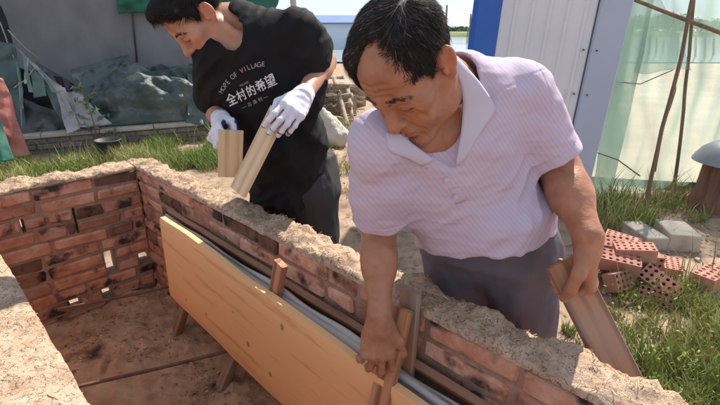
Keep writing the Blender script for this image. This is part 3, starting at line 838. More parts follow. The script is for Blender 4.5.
# ------------------------------------------------------------------ far shed, wire pole, lake posts
def far_things():
    x0, x1, y, zt = at_y(236, 22, 40)[0], at_y(430, 22, 40)[0], 40, at_y(320, 24, 40)[2]
    root = thing("far_shed", (x0, y, 0), "long low white shed with a blue roof far behind the men", "shed")
    mb = MB(); mb.box(((x0 + x1) / 2, y + 2.5, zt / 2 - .3), (x1 - x0, 5, zt + .6)); mb.build("wall", mat("shed_wall", [(.62, .68, .76), (.7, .75, .82)], .3, .7), root)
    mb = MB(); L = x1 - x0
    V = [(x0 - .4, y - .5, zt + .002), (x1 + .4, y - .5, zt + .002), (x1 + .4, y + 2.5, zt + .75), (x0 - .4, y + 2.5, zt + .75), (x1 + .4, y + 5.5, zt + .002), (x0 - .4, y + 5.5, zt + .002),
         (x0 - .4, y - .5, zt + .18), (x1 + .4, y - .5, zt + .18)]
    mk("roof", V, [[6, 7, 2, 3], [0, 1, 7, 6], [3, 2, 4, 5], [1, 4, 2, 7], [0, 6, 3, 5], [0, 5, 4, 1]], M_roofblue, root, False)
    mb = MB(); mb.box(((x0 + x1) / 2, y - .56, zt + .15), (L + .9, .1, .12)); mb.build("gutter", mat("white_gutter", [(.75, .77, .8)], 2, .5), root)
    for u in (309,):
        p = at_y(u, 34, 39.98); mb = MB(); mb.box((p[0], 39.98, p[2]), (.7, .06, .7)); mb.build("window", M_dark, root)
    p = at_y(297, 90, 13); mb = MB(); mb.tube([vec(p[0] + .05, 13, -.1), vec(p[0] - .05, 13, 5)], (.09, .075), 10)
    tag(mb.build("utility_pole", mat("grey_pole", [(.42, .4, .42), (.5, .48, .5)], 3, .8), smooth=True), "slim grey utility pole rising behind the young man's shoulder", "pole")
    q = at_y(455, 24, 60); root = thing("canopy", (q[0], 60, 0), "small purple-blue canopy on posts far off by the lake", "canopy")
    V = [(q[0] - 1.9, 58.5, q[2] - .25), (q[0] + 2.1, 58.5, q[2] - .25), (q[0] + 2.1, 61.5, q[2] - .25), (q[0] - 1.9, 61.5, q[2] - .25), (q[0] - .6, 60, q[2] + .5), (q[0] + .6, 60, q[2] + .5)]
    mk("roof", V, [[0, 1, 5, 4], [1, 2, 5], [2, 3, 4, 5], [3, 0, 4], [3, 2, 1, 0]], M_roofblue, root, False)
    for dx in (-1.7, 1.9):
        for dy in (58.7, 61.3):
            mb = MB(); mb.box((q[0] + dx, dy, q[2] / 2 - .3), (.12, .12, q[2])); mb.build("post", M_log, root)
    k = 0
    for u, v0, v1, Y in ((445, 5, 44, 30), (469, 14, 40, 34), (643, 36, 62, 30), (648, 34, 63, 29), (655, 38, 60, 31), (676, 36, 66, 27), (683, 33, 64, 28), (694, 34, 66, 27), (703, 36, 70, 26), (712, 38, 64, 29), (662, 40, 58, 33)):
        p, q_ = at_y(u + 2, v0, Y), at_y(u, v1, Y); q_[2] = -.2
        mb = MB(); mb.tube([q_, p], .06, 6)
        lab = "thin dark mooring pole standing in the lake behind the netting" if k >= 2 else ["tall thin pole in the lake right behind the old man's head", "short pole in the lake beside the blue cabin corner"][k]
        tag(mb.build("lake_pole", M_pole, smooth=True), lab, "pole", "poles standing in the lake"); k += 1
far_things()

# ------------------------------------------------------------------ trees of the far bank
M_leaf = mat("leaves", [(1, 1, 1)], 5, .8, tint='mul', spec=.2)
def leaf_cloud(P, size, cols, rg, flat=.5):
    n = len(P); a = rg.normal(size=(n, 3)); a /= np.linalg.norm(a, axis=1)[:, None]; b = rg.normal(size=(n, 3)); b -= a * (a * b).sum(1)[:, None]; b /= np.linalg.norm(b, axis=1)[:, None]
    s = (size * rg.uniform(.6, 1.3, n))[:, None]
    V = np.stack([P - a * s, P + b * s * flat, P + a * s, P - b * s * flat], 1).reshape(-1, 3)
    F = np.arange(4 * n).reshape(n, 4); c = np.repeat(cols, 4, 0)
    return V, F, c
def far_tree(x, y, h, w, seed, lab):
    rg = np.random.default_rng(seed); root = thing("far_tree", (x, y, 1.2), lab, "tree", "trees on the far bank")
    mb = MB(); mb.tube([(x, y, .8), (x + .2, y, 1.2 + h * .4), (x + rg.uniform(-.5, .5), y, 1.2 + h * .8)], (.3, .22, .08), 7); mb.build("trunk", M_pole, root, True)
    cl = rg.normal(size=(14, 3)) * [w * .3, w * .25, h * .2] + [x, y, 1.2 + h * .62]
    P = np.concatenate([c_ + rg.normal(size=(50, 3)) * [w * .15, w * .15, h * .1] for c_ in cl])
    col = np.array([.11, .16, .075]) * rg.uniform(.6, 1.5, (14, 1)).repeat(50, 0)
    V, F, c_ = leaf_cloud(P, .55, col, rg); mk("crown", V, F, M_leaf, root, False, c_)
tr = np.random.default_rng(12); k = 0
for u in list(range(598, 745, 11)) + [440, 449, 458, 467]:
    Y = 152 + tr.uniform(0, 22); x = at_y(u + tr.uniform(-4, 4), 30, Y)[0]; h = tr.uniform(3.5, 5.5) if u > 500 else tr.uniform(1.0, 2.0)
    far_tree(x, Y, h, tr.uniform(5, 8), 100 + k, "dull green tree in the row on the far bank behind the netting" if u > 500 else "low bush on the far shore between old man's head and blue corner"); k += 1

# ------------------------------------------------------------------ grey building on the left with its ledge
D1 = unit(vec(1.67, .80, 0)); N1 = vec(D1[1], -D1[0], 0)               # along the facade, outwards (towards the camera)
LB = vec(-3.75, 5.16, 0)
def fac(s, out, z): return LB + D1 * s + N1 * out + vec(0, 0, z)
def at_fac(u, v, out):
    """point on the plane `out` metres in front of the ledge line seen at a photo pixel"""
    r = ray(u, v); p0 = LB + N1 * out; return EYE + r * (((p0 - EYE) @ N1) / (r @ N1))
RB = np.stack([D1, -N1, vec(0, 0, 1)], 1)
def old_building():
    root = thing("building", fac(0, -1.2, 0), "grey rendered building in shade on the left", "building")
    mb = MB(); mb.box(fac(-1.0, -3.0, 1.7), (7.6, 3.6, 3.5), RB); mb.build("wall", M_facade, root)
    mb = MB(); mb.box(fac(-1.0, -3.0, 3.53), (7.9, 3.9, .15), RB); mb.build("roof", M_conc, root)
    mb = MB(); p = at_fac(131, 0, -1.19); q = at_fac(137, 62, -1.19); mb.tube([p + (p - q) * .4, p, q], .012, 6); mb.build("conduit", M_seam, root, True)
    w = thing("low_wall", fac(.5, -.15, 0), "low brick wall with a pale concrete coping in front of the tarpaulins", "wall")
    mb = MB(); r = random.Random(2); s = -2.2
    for ci in range(3):
        s = -2.2 - .12 * (ci % 2)
        while s < 3.4:
            mb.box(fac(s + .11, -.13 + r.uniform(-.006, .006), .035 + ci * .067), (.222, .2, .056), RB, np.full(24, r.uniform(.5, .9)), .006, .003); s += .236
    b = mb.build("bricks", mat("dull_brick", [(.22, .19, .17), (.33, .29, .27)], 12, .95, .4, 80, tint='mul'), w)
    mb = MB(); mb.box(fac(.6, -.135, .09), (5.7, .17, .24), RB); mb.build("mortar", M_mortar, w)
    mb = MB()
    s = -2.3
    while s < 3.4:
        mb.box(fac(s + .3, -.14 + r.uniform(-.006, .006), .232 + r.uniform(-.003, .003)), (.594, .27, .045), RB, .5, .006, .002); s += .6
    mb.build("coping", M_conc, w)
old_building()
M_tarp = mat("dark_green_tarp", [(.03, .055, .055), (.075, .105, .105), (.13, .155, .145)], 2.2, .58, .35, 22, spots=((.2, .22, .21), 3.0, .58, .1), bdist=.03)
M_teal = mat("teal_plastic", [(.07, .14, .135), (.14, .22, .21)], 6, .5, .3, 30)
M_film = mat("grey_plastic_film", [(.22, .22, .23), (.42, .41, .41)], 5, .45, .4, 40)
M_redsheet = mat("faded_red_sheet", [(.28, .075, .065), (.40, .14, .115), (.46, .24, .20)], 5, .8, .3, 30)
M_greencloth = mat("green_cloth", [(.008, .09, .065), (.015, .15, .105)], 5, .7, .2, 30)
def sheet_px(name, corners, m, amp, seed, lab=None, cat=None, n1=40, n2=40, parent=None, freq=3.0, thick=.004, group=None, ridge=0.0, sag=0.0):
    c = [at_fac(u, v, o) for u, v, o in corners]
    s, t = np.meshgrid(np.linspace(0, 1, n1), np.linspace(0, 1, n2), indexing='ij'); s3, t3 = s[..., None], t[..., None]
    G = (1 - s3) * (1 - t3) * c[0] + s3 * (1 - t3) * c[1] + s3 * t3 * c[2] + (1 - s3) * t3 * c[3]
    d = fbm(G, freq, 4, seed) * amp + ridge * (1 - 2 * np.abs(noise(G * [1, 1, .45], freq * 1.3, seed + 3)))
    d = d + crumple(G, freq * 1.6, seed + 40) * amp * .9
    G = G + d[..., None] * N1 + np.stack([noise(G, 4, seed + 6), noise(G, 4, seed + 7), noise(G, 4, seed + 8)], -1) * .02
    G[..., 2] -= sag * np.sin(np.pi * s) * np.sin(np.pi * t)
    o = shell(name, G, thick, m, parent)
    if lab: tag(o, lab, cat, group)
    return o
def tarp_heap():
    P0, P1 = at_fac(60, 132, -.3), at_fac(262, 118, -.3); n1, n2 = 260, 130
    top = [(0, .10), (.12, .22), (.22, .42), (.35, .58), (.5, .60), (.62, .54), (.72, .60), (.9, .52), (1, .3)]
    s = np.linspace(0, 1, n1); hs = np.interp(s, [a for a, b in top], [b for a, b in top]); G = np.zeros((n1, n2, 3))
    for i in range(n1):
        for j in range(n2):
            t = j / (n2 - 1); ph = t * math.pi * .62
            p = P0 + (P1 - P0) * s[i]; z = .26 + hs[i] * 1.15 * math.sin(ph) ** .8
            out = .16 - .62 * (1 - math.cos(ph)) / 1.3
            G[i, j] = vec(p[0], p[1], 0) + N1 * out + vec(0, 0, z)
    d = fbm(G * [1, 1, .8], 2.0, 2, 41) * .12 + .07 * (1 - 2.4 * np.abs(noise(G * [1, 1, .55], 2.6, 45))) - .03 + crumple(G, 2.6, 5) * .17 + crumple(G, 6, 6) * .06 + crumple(G, 14, 7) * .015
    G += d[..., None] * (N1 * .8 + vec(0, 0, .6)) * np.minimum(1, np.linspace(0, 1, n2) * 5 + .15)[None, :, None]
    tag(shell("tarpaulin", G, .006, M_tarp), "glossy dark green tarpaulin covering a heap on the low wall", "tarpaulin")
tarp_heap()
M_darkfilm = mat("dark_film", [(.03, .033, .036), (.075, .08, .085), (.16, .16, .165)], 5, .4, .4, 40)
def torn_shelter():
    root = thing("tarp_shelter", at_fac(50, 135, -.2), "collapsed lean-to of torn dark plastic and teal sheets at the left", "shelter")
    sheet_px("dark_sheet", [(14, 66, -.62), (62, 78, -.62), (86, 136, -.45), (10, 136, -.5)], M_dark, .05, 31, parent=root, ridge=.04)  # black sheet painted as the shade inside the lean-to
    sheet_px("dark_sheet", [(20, 96, -.5), (60, 112, -.45), (66, 134, -.2), (18, 134, -.2)], M_darkfilm, .05, 32, parent=root, ridge=.05)
    sheet_px("torn_sheet", [(36, 60, -.66), (74, 84, -.7), (70, 100, -.6), (40, 84, -.6)], M_darkfilm, .05, 33, parent=root, ridge=.04)
    for q, (a, b, w_) in enumerate((((20, 52), (30, 92), 3), ((26, 58), (24, 84), 2), ((40, 70), (52, 92), 3), ((58, 84), (70, 118), 4), ((66, 96), (86, 130), 3), ((72, 100), (96, 128), 3), ((16, 60), (22, 110), 2))):
        sheet_px("plastic_strip", [(a[0], a[1], -.2), (a[0] + w_, a[1] + 1, -.2), (b[0] + w_ * 1.6, b[1], -.02), (b[0], b[1], -.02)], M_film if q % 2 else M_teal, .05, 70 + q, parent=root, n1=8, n2=30, ridge=.03)
    sheet_px("torn_sheet", [(-12, 40, -.5), (16, 44, -.45), (28, 134, -.2), (-12, 134, -.25)], mat("dark_teal_plastic", [(.03, .07, .075), (.07, .12, .125)], 4, .5, .3, 30), .05, 3, parent=root)
    sheet_px("teal_flap", [(29, 70, -.3), (43, 73, -.28), (47, 96, -.2), (35, 98, -.22)], M_teal, .02, 5, parent=root, n1=20, n2=20)
    sheet_px("teal_flap", [(43, 84, -.32), (64, 92, -.3), (63, 121, -.22), (54, 108, -.24)], M_teal, .02, 6, parent=root, n1=20, n2=20)
    sheet_px("plastic_strip", [(12, 44, -.42), (19, 50, -.38), (66, 90, -.15), (58, 92, -.18)], M_film, .05, 7, parent=root, ridge=.03)
    sheet_px("plastic_strip", [(56, 86, -.22), (66, 88, -.15), (80, 128, .05), (66, 134, .06)], M_film, .04, 8, parent=root, ridge=.03)
    sheet_px("plastic_strip", [(66, 92, -.2), (78, 92, -.25), (112, 124, -.02), (78, 128, .04)], M_film, .05, 9, parent=root, ridge=.04)
    sheet_px("dark_sheet", [(-14, -10, -1.0), (2, 8, -.95), (18, 56, -.6), (-14, 60, -.55)], M_dark, .04, 10, parent=root)
    mb = MB()
    for (a, b) in (((8, 30, -.5), (40, 60, -.6)), ((0, 22, -.6), (14, 58, -.4)), ((14, 88, -.15), (36, 66, -.3)), ((19, 82, -.2), (22, 128, -.1))):
        mb.tube([at_fac(*a), (at_fac(*a) + at_fac(*b)) / 2 + vec(0, 0, -.03), at_fac(*b)], .007, 6)
    mb.build("cord", M_film, root, True)
torn_shelter()
sheet_px('tarpaulin', [(70, 70, -.75), (128, 54, -.8), (140, 96, -.45), (84, 112, -.3)], M_tarp, .06, 61, 'dull dark tarpaulin bunched between the torn lean-to and the glossy heap', 'tarpaulin', n1=90, n2=70, ridge=.06, thick=.006)
sheet_px('plastic_net', [(188, 66, -.5), (240, 52, -.6), (250, 122, -.1), (186, 124, .0)], M_tarp, .05, 62, 'dark green netting draped over the wall end right behind the young man', 'netting', n1=80, n2=70, ridge=.06)
sheet_px("red_sheet", [(-14, 72, .3), (3, 78, .3), (31, 155, .55), (8, 158, .6)], M_redsheet, .03, 13, "faded red sheet leaning at the far left edge beside the torn shelter", "sheet", ridge=.03, thick=.01)
sheet_px("green_sheet", [(-16, 104, .55), (-1, 116, .6), (14, 160, .8), (-14, 164, .85)], M_greencloth, .02, 14, "bright green plastic sheet at the left edge in front of the red sheet", "sheet", ridge=.02)
sheet_px("green_curtain", [(111, -50, -1.1), (296, -50, -1.1), (275, 10, -1.08), (119, 14, -1.08)], M_greencloth, .04, 15, "dark green cloth hanging high on the grey wall behind the young man's head", "cloth", freq=5, ridge=.03, n1=70)

# bucket, sack, sapling, timber
def bucket():
    p = at_z(111, 158, 0); V, k = [], 28; prof = [(.10, 0), (.115, .1), (.135, .2), (.142, .2), (.142, .215), (.128, .215), (.11, .05), (.001, .045)]
    for r, z in prof: V += [p + vec(r * math.cos(6.2832 * i / k), r * math.sin(6.2832 * i / k), z) for i in range(k)]
    F = [[i * k + j, i * k + (j + 1) % k, (i + 1) * k + (j + 1) % k, (i + 1) * k + j] for i in range(len(prof) - 1) for j in range(k)]
    tag(mk("bucket", V, F, mat("black_rubber", [(.02, .025, .027), (.05, .055, .055)], 6, .6)), "black rubber bucket in the grass below the low wall", "bucket")
bucket()
def sack():
    p = at_z(330, 146, 0); so = Solid(); so.ell(p + vec(-.03, .1, .17), (.17, .16, .21), k=.05); so.ell(p + vec(.06, .08, .1), (.17, .16, .14), k=.06); so.rc(p + vec(-.06, .1, .3), p + vec(-.10, .1, .42), .07, .05, .08)
    so.post = lambda P: fbm(P, 9, 3, 4) * .012 - .03 * crumple(P * [1.3, 1, .7], 5, 8) - .012 * np.abs(noise(P * [3, 1, .6], 12, 8))
    V, F = so.mesh(.012); tag(mk("sack", V, F, mat("grey_sacking", [(.42, .38, .33), (.55, .5, .44)], 8, .9, .3, 120)), "full grey cloth sack standing on the grass behind the men", "sack")
sack()
def sapling(u, v, h, lab, seed):
    p = at_z(u, v, 0); rg = np.random.default_rng(seed); root = thing("sapling", p, lab, "plant"); mb = MB(); top = p + vec(-.05, 0, h)
    stem = [p, p + vec(.02, 0, h * .4), p + vec(-.02, .02, h * .75), top]; mb.tube(stem, (.008, .007, .005, .002), 6)
    Ps, As = [], []
    for i in range(11):
        t = .18 + .8 * i / 11; q = stem[0] + (top - stem[0]) * t; a = i * 2.4; d = vec(math.cos(a), math.sin(a) * .7, .5) * (.26 * (1 - t) + .07)
        mb.tube([q, q + d], (.004, .0015), 5)
        for k in range(9): Ps.append(q + d * (.3 + .085 * k) + rg.normal(size=3) * .012)
    mb.build("stem", M_pole, root, True)
    P = np.array(Ps); V, F, c_ = leaf_cloud(P, .04, np.array([.16, .2, .13]) * rg.uniform(.7, 1.4, (len(P), 1)), rg, .4); mk("leaves", V, F, M_leaf, root, False, c_)
sapling(98, 152, .82, "spindly grey-green sapling in front of the dark green tarpaulin", 5)
sapling(330, 118, .45, "leafy weed growing among the timber behind the men", 6)
def timbers():
    k = 0
    for (u0, v0, u1, v1, Y0, Y1, r, lab) in (
        (300, 100, 352, 97, 8.6, 8.2, .07, "grey log lying lowest at the front of the timber pile"), (306, 88, 350, 92, 9.4, 9.0, .06, "thin log resting across the middle of the timber pile"),
        (302, 82, 344, 78, 10.2, 10.0, .07, "long log at the top of the timber pile"), (322, 110, 352, 104, 8.0, 7.8, .06, "short log in front of the timber pile beside the sack"),
        (334, 78, 350, 132, 8.4, 6.9, .04, "thin pole leaning steeply against the timber pile"), (347, 84, 352, 120, 8.6, 7.6, .04, "upright stake at the right end of the timber pile"),
        (305, 95, 328, 74, 9.0, 10, .045, "slanting branch on the left of the timber pile")):
        p, q = at_y(u0, v0, Y0), at_y(u1, v1, Y1); d = q - p; mb = MB()
        mb.tube([p + d * t + vec(0, 0, noise(np.array([[t * 3, k, 0]]), 1, 2)[0] * .04) for t in np.linspace(0, 1, 7)], [r * (1 - .15 * t) for t in np.linspace(0, 1, 7)], 10)
        tag(mb.build("log", M_log, smooth=True), lab, "log", "old timber piled behind the men"); k += 1
    for (u, v, Y, sx, sz, yaw, lab) in ((326, 105, 8.4, 1.1, .34, .1, "weathered grey plank box front under the logs"), (335, 122, 7.4, .9, .1, -.1, "flat grey plank lying on the ground by the timber pile")):
        p = at_y(u, v, Y); mb = MB(); mb.box(p, (sx, .05, sz), rot((0, 0, 1), yaw), .5, .006, .004); tag(mb.build("plank", M_log), lab, "plank")
    rg = np.random.default_rng(31)
    for i in range(36):
        u, v, Y = rg.uniform(300, 352), rg.uniform(86, 118), rg.uniform(7.6, 9.6); p = at_y(u, v, Y); p[2] = max(p[2], .05); L_ = rg.uniform(.25, .7); a = rg.uniform(-.6, .6); d = vec(math.cos(a), math.sin(a) * .4, rg.uniform(-.35, .35)) * L_ / 2
        mb = MB(); mb.box(p, (L_, rg.uniform(.05, .12), rg.uniform(.03, .07)), frame(d, vec(0, .2, 1))[:, [1, 0, 2]] * [1, -1, 1], .5, .005, .004)
        o = mb.build("offcut", M_log if i % 3 else M_pole); tag(o, "short broken piece of old timber thrown on the heap behind the men", "wood", "broken timber pieces on the heap")
    c = at_y(322, 108, 9.3); mb = MB(); mb.box(vec(c[0], 9.6, .2), (1.7, 1.2, .5), None, .5, .05, .04)
    tag(mb.build("crate", M_log), "grey wooden crate buried under the old logs", "crate")
timbers()

# ------------------------------------------------------------------ grass
def blades(P, h, rg, cols):
    n = len(P); a = rg.uniform(0, 6.283, n); w = np.stack([np.cos(a), np.sin(a), a * 0], 1) * (rg.uniform(.0012, .003, n) * (1 + h * 3))[:, None]
    b = rg.uniform(0, 6.283, n); l = np.stack([np.cos(b), np.sin(b), b * 0], 1) * (h * rg.uniform(.15, .75, n))[:, None]; up = np.zeros((n, 3)); up[:, 2] = h
    V = np.stack([P - w, P + w, P + up * .55 + l * .3 - w * .7, P + up * .55 + l * .3 + w * .7, P + up * .95 + l], 1)
    base = np.arange(n)[:, None] * 5
    Fq = base + np.array([[0, 1, 3, 2]]); Ft = base + np.array([[2, 3, 4]])
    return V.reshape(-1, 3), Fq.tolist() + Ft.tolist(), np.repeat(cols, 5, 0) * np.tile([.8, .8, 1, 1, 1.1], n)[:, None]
def grass(seed=5):
    rg = np.random.default_rng(seed); Ps, Hs = [], []
    def area(n, pts, hmin, hmax, f=2.5, thr=-.1):
        poly = np.array([p[:2] for p in pts]); lo, hi = poly.min(0), poly.max(0); q = rg.uniform(lo, hi, (n * 3, 2))
        ins = np.zeros(len(q), bool); j = len(poly) - 1
        for i in range(len(poly)):
            (xi, yi), (xj, yj) = poly[i], poly[j]
            ins ^= ((yi > q[:, 1]) != (yj > q[:, 1])) & (q[:, 0] < (xj - xi) * (q[:, 1] - yi) / (yj - yi + 1e-12) + xi); j = i
        q = q[ins][:n]; p = np.concatenate([q, np.zeros((len(q), 1))], 1); c_ = noise(p, f, 8) + .4 * noise(p, f * 4, 9)
        a, b = (p[:, 0] + p[:, 1]) * R2, (p[:, 1] - p[:, 0]) * R2
        m = (c_ + rg.normal(size=len(q)) * .15 > thr) & ~((a < A_OUT + .02) & (b < F_OUT + .03) & (a > L_OUT - .02))
        p = p[m]; Ps.append(p); Hs.append(rg.uniform(hmin, hmax, len(p)) * np.clip(.75 + c_[m] * .7, .35, 1.4))
    zz = lambda *px: [at_z(u, v, 0) for u, v in px]
    area(20000, zz((-40, 178), (-20, 160), (60, 153), (165, 143), (260, 134), (260, 168), (110, 172), (0, 190)), .07, .22, 2.5, -.18)
    area(9000, zz((-30, 190), (0, 172), (120, 160), (240, 152), (260, 175), (150, 172), (60, 185)), .05, .16, 2.5, -.1)
    area(9000, zz((610, 330), (640, 318), (730, 305), (760, 420), (690, 430), (600, 370)), .04, .14, 3.5, -.08)
    area(3500, zz((600, 300), (700, 285), (700, 320), (610, 335)), .05, .15, 3.5, -.1)
    area(2500, zz((596, 262), (640, 286), (680, 290), (690, 300), (620, 310)), .04, .12, 4, -.1)
    area(3500, zz((570, 232), (600, 200), (680, 196), (690, 215), (640, 235)), .05, .17, 3, -.1)
    area(2500, zz((676, 196), (750, 190), (750, 222), (690, 222)), .05, .17, 3, -.15)
    area(5000, zz((300, 170), (300, 128), (360, 124), (420, 170), (360, 210)), .05, .16, 3, -.2)
    area(3000, zz((240, 150), (300, 118), (430, 108), (430, 140), (300, 160)), .06, .2, 2, -.1)
    area(2500, zz((560, 330), (610, 300), (640, 345), (600, 365)), .04, .12, 4, -.2)
    area(220, zz((590, 240), (640, 225), (720, 262), (720, 320), (600, 330)), .12, .3, 4, .0); area(900, zz((575, 225), (600, 198), (720, 190), (720, 215), (640, 230)), .12, .34, 3, -.1); area(250, zz((600, 350), (650, 330), (730, 330), (730, 400), (650, 390)), .14, .27, 3, -.1)
    area(450, zz((-20, 170), (60, 154), (240, 138), (240, 160), (60, 168)), .2, .38, 2, -.1)
    P = np.concatenate(Ps); h = np.concatenate(Hs); n = len(P); lw = P[rg.integers(0, n, 5200)] + rg.normal(size=(5200, 3)) * [.03, .03, 0]; lw[:, 2] = rg.uniform(.01, .11, 5200)
    P[:, 2] = 0
    near = smooth01((6.5 - np.abs(P[:, 0])) / 2) * smooth01((7 - np.abs(P[:, 1] - 1)) / 2)
    Pz = P.copy(); P[:, 2] = near * (fbm(Pz, 1.1, 4, 5) * .035 + fbm(Pz, 6, 3, 9) * .012) - .005
    k = smooth01(noise(Pz, 1.7, 21) + rg.normal(size=n) * .35 + .30)[:, None]
    cols = (k * np.array([.165, .25, .055]) + (1 - k) * np.array([.38, .36, .15])) * rg.uniform(.65, 1.4, (n, 1))
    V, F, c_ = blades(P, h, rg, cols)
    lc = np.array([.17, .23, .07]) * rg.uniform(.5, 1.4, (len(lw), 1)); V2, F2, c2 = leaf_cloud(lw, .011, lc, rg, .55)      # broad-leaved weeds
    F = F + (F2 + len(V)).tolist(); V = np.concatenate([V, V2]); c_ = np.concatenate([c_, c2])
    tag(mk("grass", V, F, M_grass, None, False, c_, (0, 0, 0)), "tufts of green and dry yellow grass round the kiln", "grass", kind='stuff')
grass()
def pebbles():
    rg = np.random.default_rng(9); mb = MB()
    for (u0, v0, u1, v1, n) in ((560, 230, 719, 330, 150), (640, 205, 719, 260, 90), (300, 120, 360, 175, 60)):
        for i in range(n):
            p = at_z(rg.uniform(u0, u1), rg.uniform(v0, v1), .012)
            if (p[0] + p[1]) * R2 < A_OUT + .05: continue
            s = rg.uniform(.003, .008) + .014 * rg.random() ** 5; mb.box(p, (s * 2, s * 1.4, s), rot((0, 0, 1), rg.uniform(0, 6)) @ rot((1, 0, 0), rg.uniform(-.4, .4)), rg.uniform(.6, 1.3), s * .25, s * .1)
    tag(mb.build("pebbles", mat("pebble", [(.3, .22, .17), (.42, .33, .27)], 20, .95, tint='mul'), smooth=False, loc=(2, 2, 0)), "small stones and clods scattered on the ground", "stones", kind='stuff')
pebbles()

# ------------------------------------------------------------------ people
def skin_mat(name, c0, c1):
    return mat(name, [c0, c1], 22, .46, .6, 210, tint='mul', sss=.12, spec=.35, bdist=.0016)
M_skin_old = skin_mat("weathered_skin", (.345, .150, .085), (.44, .205, .125))
M_skin_young = skin_mat("tanned_skin", (.44, .215, .135), (.52, .27, .175))
M_hair_old = mat("greying_hair", [(.014, .012, .012), (.028, .025, .024), (.05, .045, .043)], 40, .6, .6, 160, stretch=(1, 1, 1), tint='mul', contrast=(.4, .8), bdist=.004, spec=.4)
M_hair_young = mat("black_hair", [(.006, .005, .005), (.018, .016, .016)], 40, .52, .6, 160, tint='mul', bdist=.004, spec=.4)
M_shirt = None

HEADF = np.eye(3)
def head_ops(so, t, Rm, sc=1.0, old=False):
    """adult head in its own frame: +x the person's left, -y the face, +z the crown"""
    t = np.asarray(t, float)
    w = lambda *p: t + Rm @ (np.array(p, float) * sc)
    def E(c, r, k=.012, mode='u', R=None): so.ell(w(*c), [q * sc for q in r], Rm if R is None else Rm @ R, k * sc, mode)
    def RC(a, b, r1, r2, k=.012, mode='u'): so.rc(w(*a), w(*b), r1 * sc, r2 * sc, k * sc, mode)
    E((0, .016, .036), (.073, .094, .080))
    E((0, -.034, .040), (.061, .058, .056), .03)
    E((0, -.034, -.030), (.058, .052, .072), .03)
    for s in (-1, 1):
        RC((s * .056, .004, -.040), (s * .047, -.018, -.082), .017, .017, .03)
        RC((s * .047, -.018, -.082), (s * .012, -.072, -.103), .018, .017, .03)
        E((s * .046, -.058, -.018), (.022, .024, .017), .025)                    # cheekbone
        E((s * .036, -.066, -.052), (.020, .020, .026), .025)                    # cheek
    E((0, -.083, -.102), (.023, .018, .017), .016)                                # chin
    RC((-.040, -.077, .017), (-.012, -.088, .014), .009, .009, .018); RC((.040, -.077, .017), (.012, -.088, .014), .009, .009, .018)
    for s in (-1, 1):
        E((s * .034, -.1015, -.001), (.016, .013, .011), .012, 's')               # socket
        E((s * .0305, -.0765, -.002), (.0195, .0140, .0125), .007)                # closed lid over the eyeball
    RC((0, -.088, .010), (0, -.110, -.028), .0085, .0115, .012)                   # nose
    E((0, -.094, -.026), (.0115, .017, .021), .008)
    E((0, -.112, -.034), (.0135, .012, .0115), .008)
    for s in (-1, 1):
        E((s * .0145, -.099, -.038), (.0088, .0105, .0085), .006)
        E((s * .0075, -.108, -.0465), (.0042, .0055, .0035), .003, 's')
    E((0, -.082, -.068), (.029, .019, .022), .02)                                # muzzle
    E((0, -.0985, -.0625), (.023, .0075, .0055), .006); E((0, -.0965, -.0755), (.019, .0085, .0065), .006)
    E((0, -.099, -.087), (.016, .006, .004), .008, 's')
    for s in (-1, 1):                                                             # ears
        Re = rot((0, 0, 1), s * math.radians(-24)) @ rot((1, 0, 0), math.radians(-12))
        E((s * .0775, .016, -.003), (.0085, .020, .031), .005, R=Re)
        E((s * .0765, .010, -.029), (.0070, .010, .011), .006, R=Re)
        E((s * .0875, .012, -.001), (.0060, .0115, .0175), .004, 's', Re)
        E((s * .0875, .016, .014), (.0050, .0105, .006), .003, 's', Re)
        RC((s * .079, -.003, -.006), (s * .078, -.002, -.018), .004, .004, .004)
    # creases follow the surface: traced first, cut afterwards
    def crease(pts, r, k=.004, lift=.0006, n=7):
        pts = np.array(pts, float); u = np.linspace(0, len(pts) - 1, n); x = np.interp(u, range(len(pts)), pts[:, 0]); z = np.interp(u, range(len(pts)), pts[:, 1])
        o = np.stack([x, np.full(n, -.15), z], 1) * sc @ Rm.T + t; P, ok = so.trace(o, np.tile(Rm @ vec(0, 1, 0), (n, 1)), .0, .2); N_ = so.normal(P); P = P + N_ * lift
        return [(P[i], P[i + 1], r * (1 if 0 < i else .5), r * (1 if i < n - 2 else .5), k) for i in range(n - 1)]
    cuts = crease([(-.023, -.0685), (-.010, -.0695), (0, -.0688), (.010, -.0695), (.023, -.0685)], .0016, .003)
    for s in (-1, 1):
        cuts += crease([(s * .0165, -.0075), (s * .026, -.0115), (s * .037, -.0112), (s * .047, -.0065)], .0012, .0025)      # lash line
        cuts += crease([(s * .016, .0045), (s * .028, .0085), (s * .040, .0080), (s * .049, .002)], .0014, .004)             # lid crease
        cuts += crease([(s * .0165, -.042), (s * .024, -.052), (s * .0315, -.066)] + ([(s * .034, -.078)] if old else []), .0024 if old else .0012, .008)
        if old:
            cuts += crease([(s * .018, -.0165), (s * .030, -.0215), (s * .044, -.018)], .0018, .006)
            cuts += crease([(s * .024, -.076), (s * .027, -.086), (s * .027, -.094)], .0014, .006)
            cuts += crease([(s * .046, -.012), (s * .054, -.026), (s * .056, -.044)], .0016, .008)
            for i in range(3): cuts += crease([(s * .0545, .002 - i * .006), (s * .0605, .006 - i * .010)], .0011, .004, n=4)
    if old:
        for z, a in ((.036, .030), (.049, .036), (.062, .034)): cuts += crease([(-a, z - .003), (-a * .5, z + .002), (0, z - .001), (a * .5, z + .002), (a, z - .003)], .0013, .006, n=13)
        for s in (-1, 1): cuts += crease([(s * .005, .010), (s * .006, .026)], .0011, .004, n=4)
    for a, b, r1, r2, k in cuts: so.rc(a, b, r1 * sc, r2 * sc, k * sc, 's')
    return w

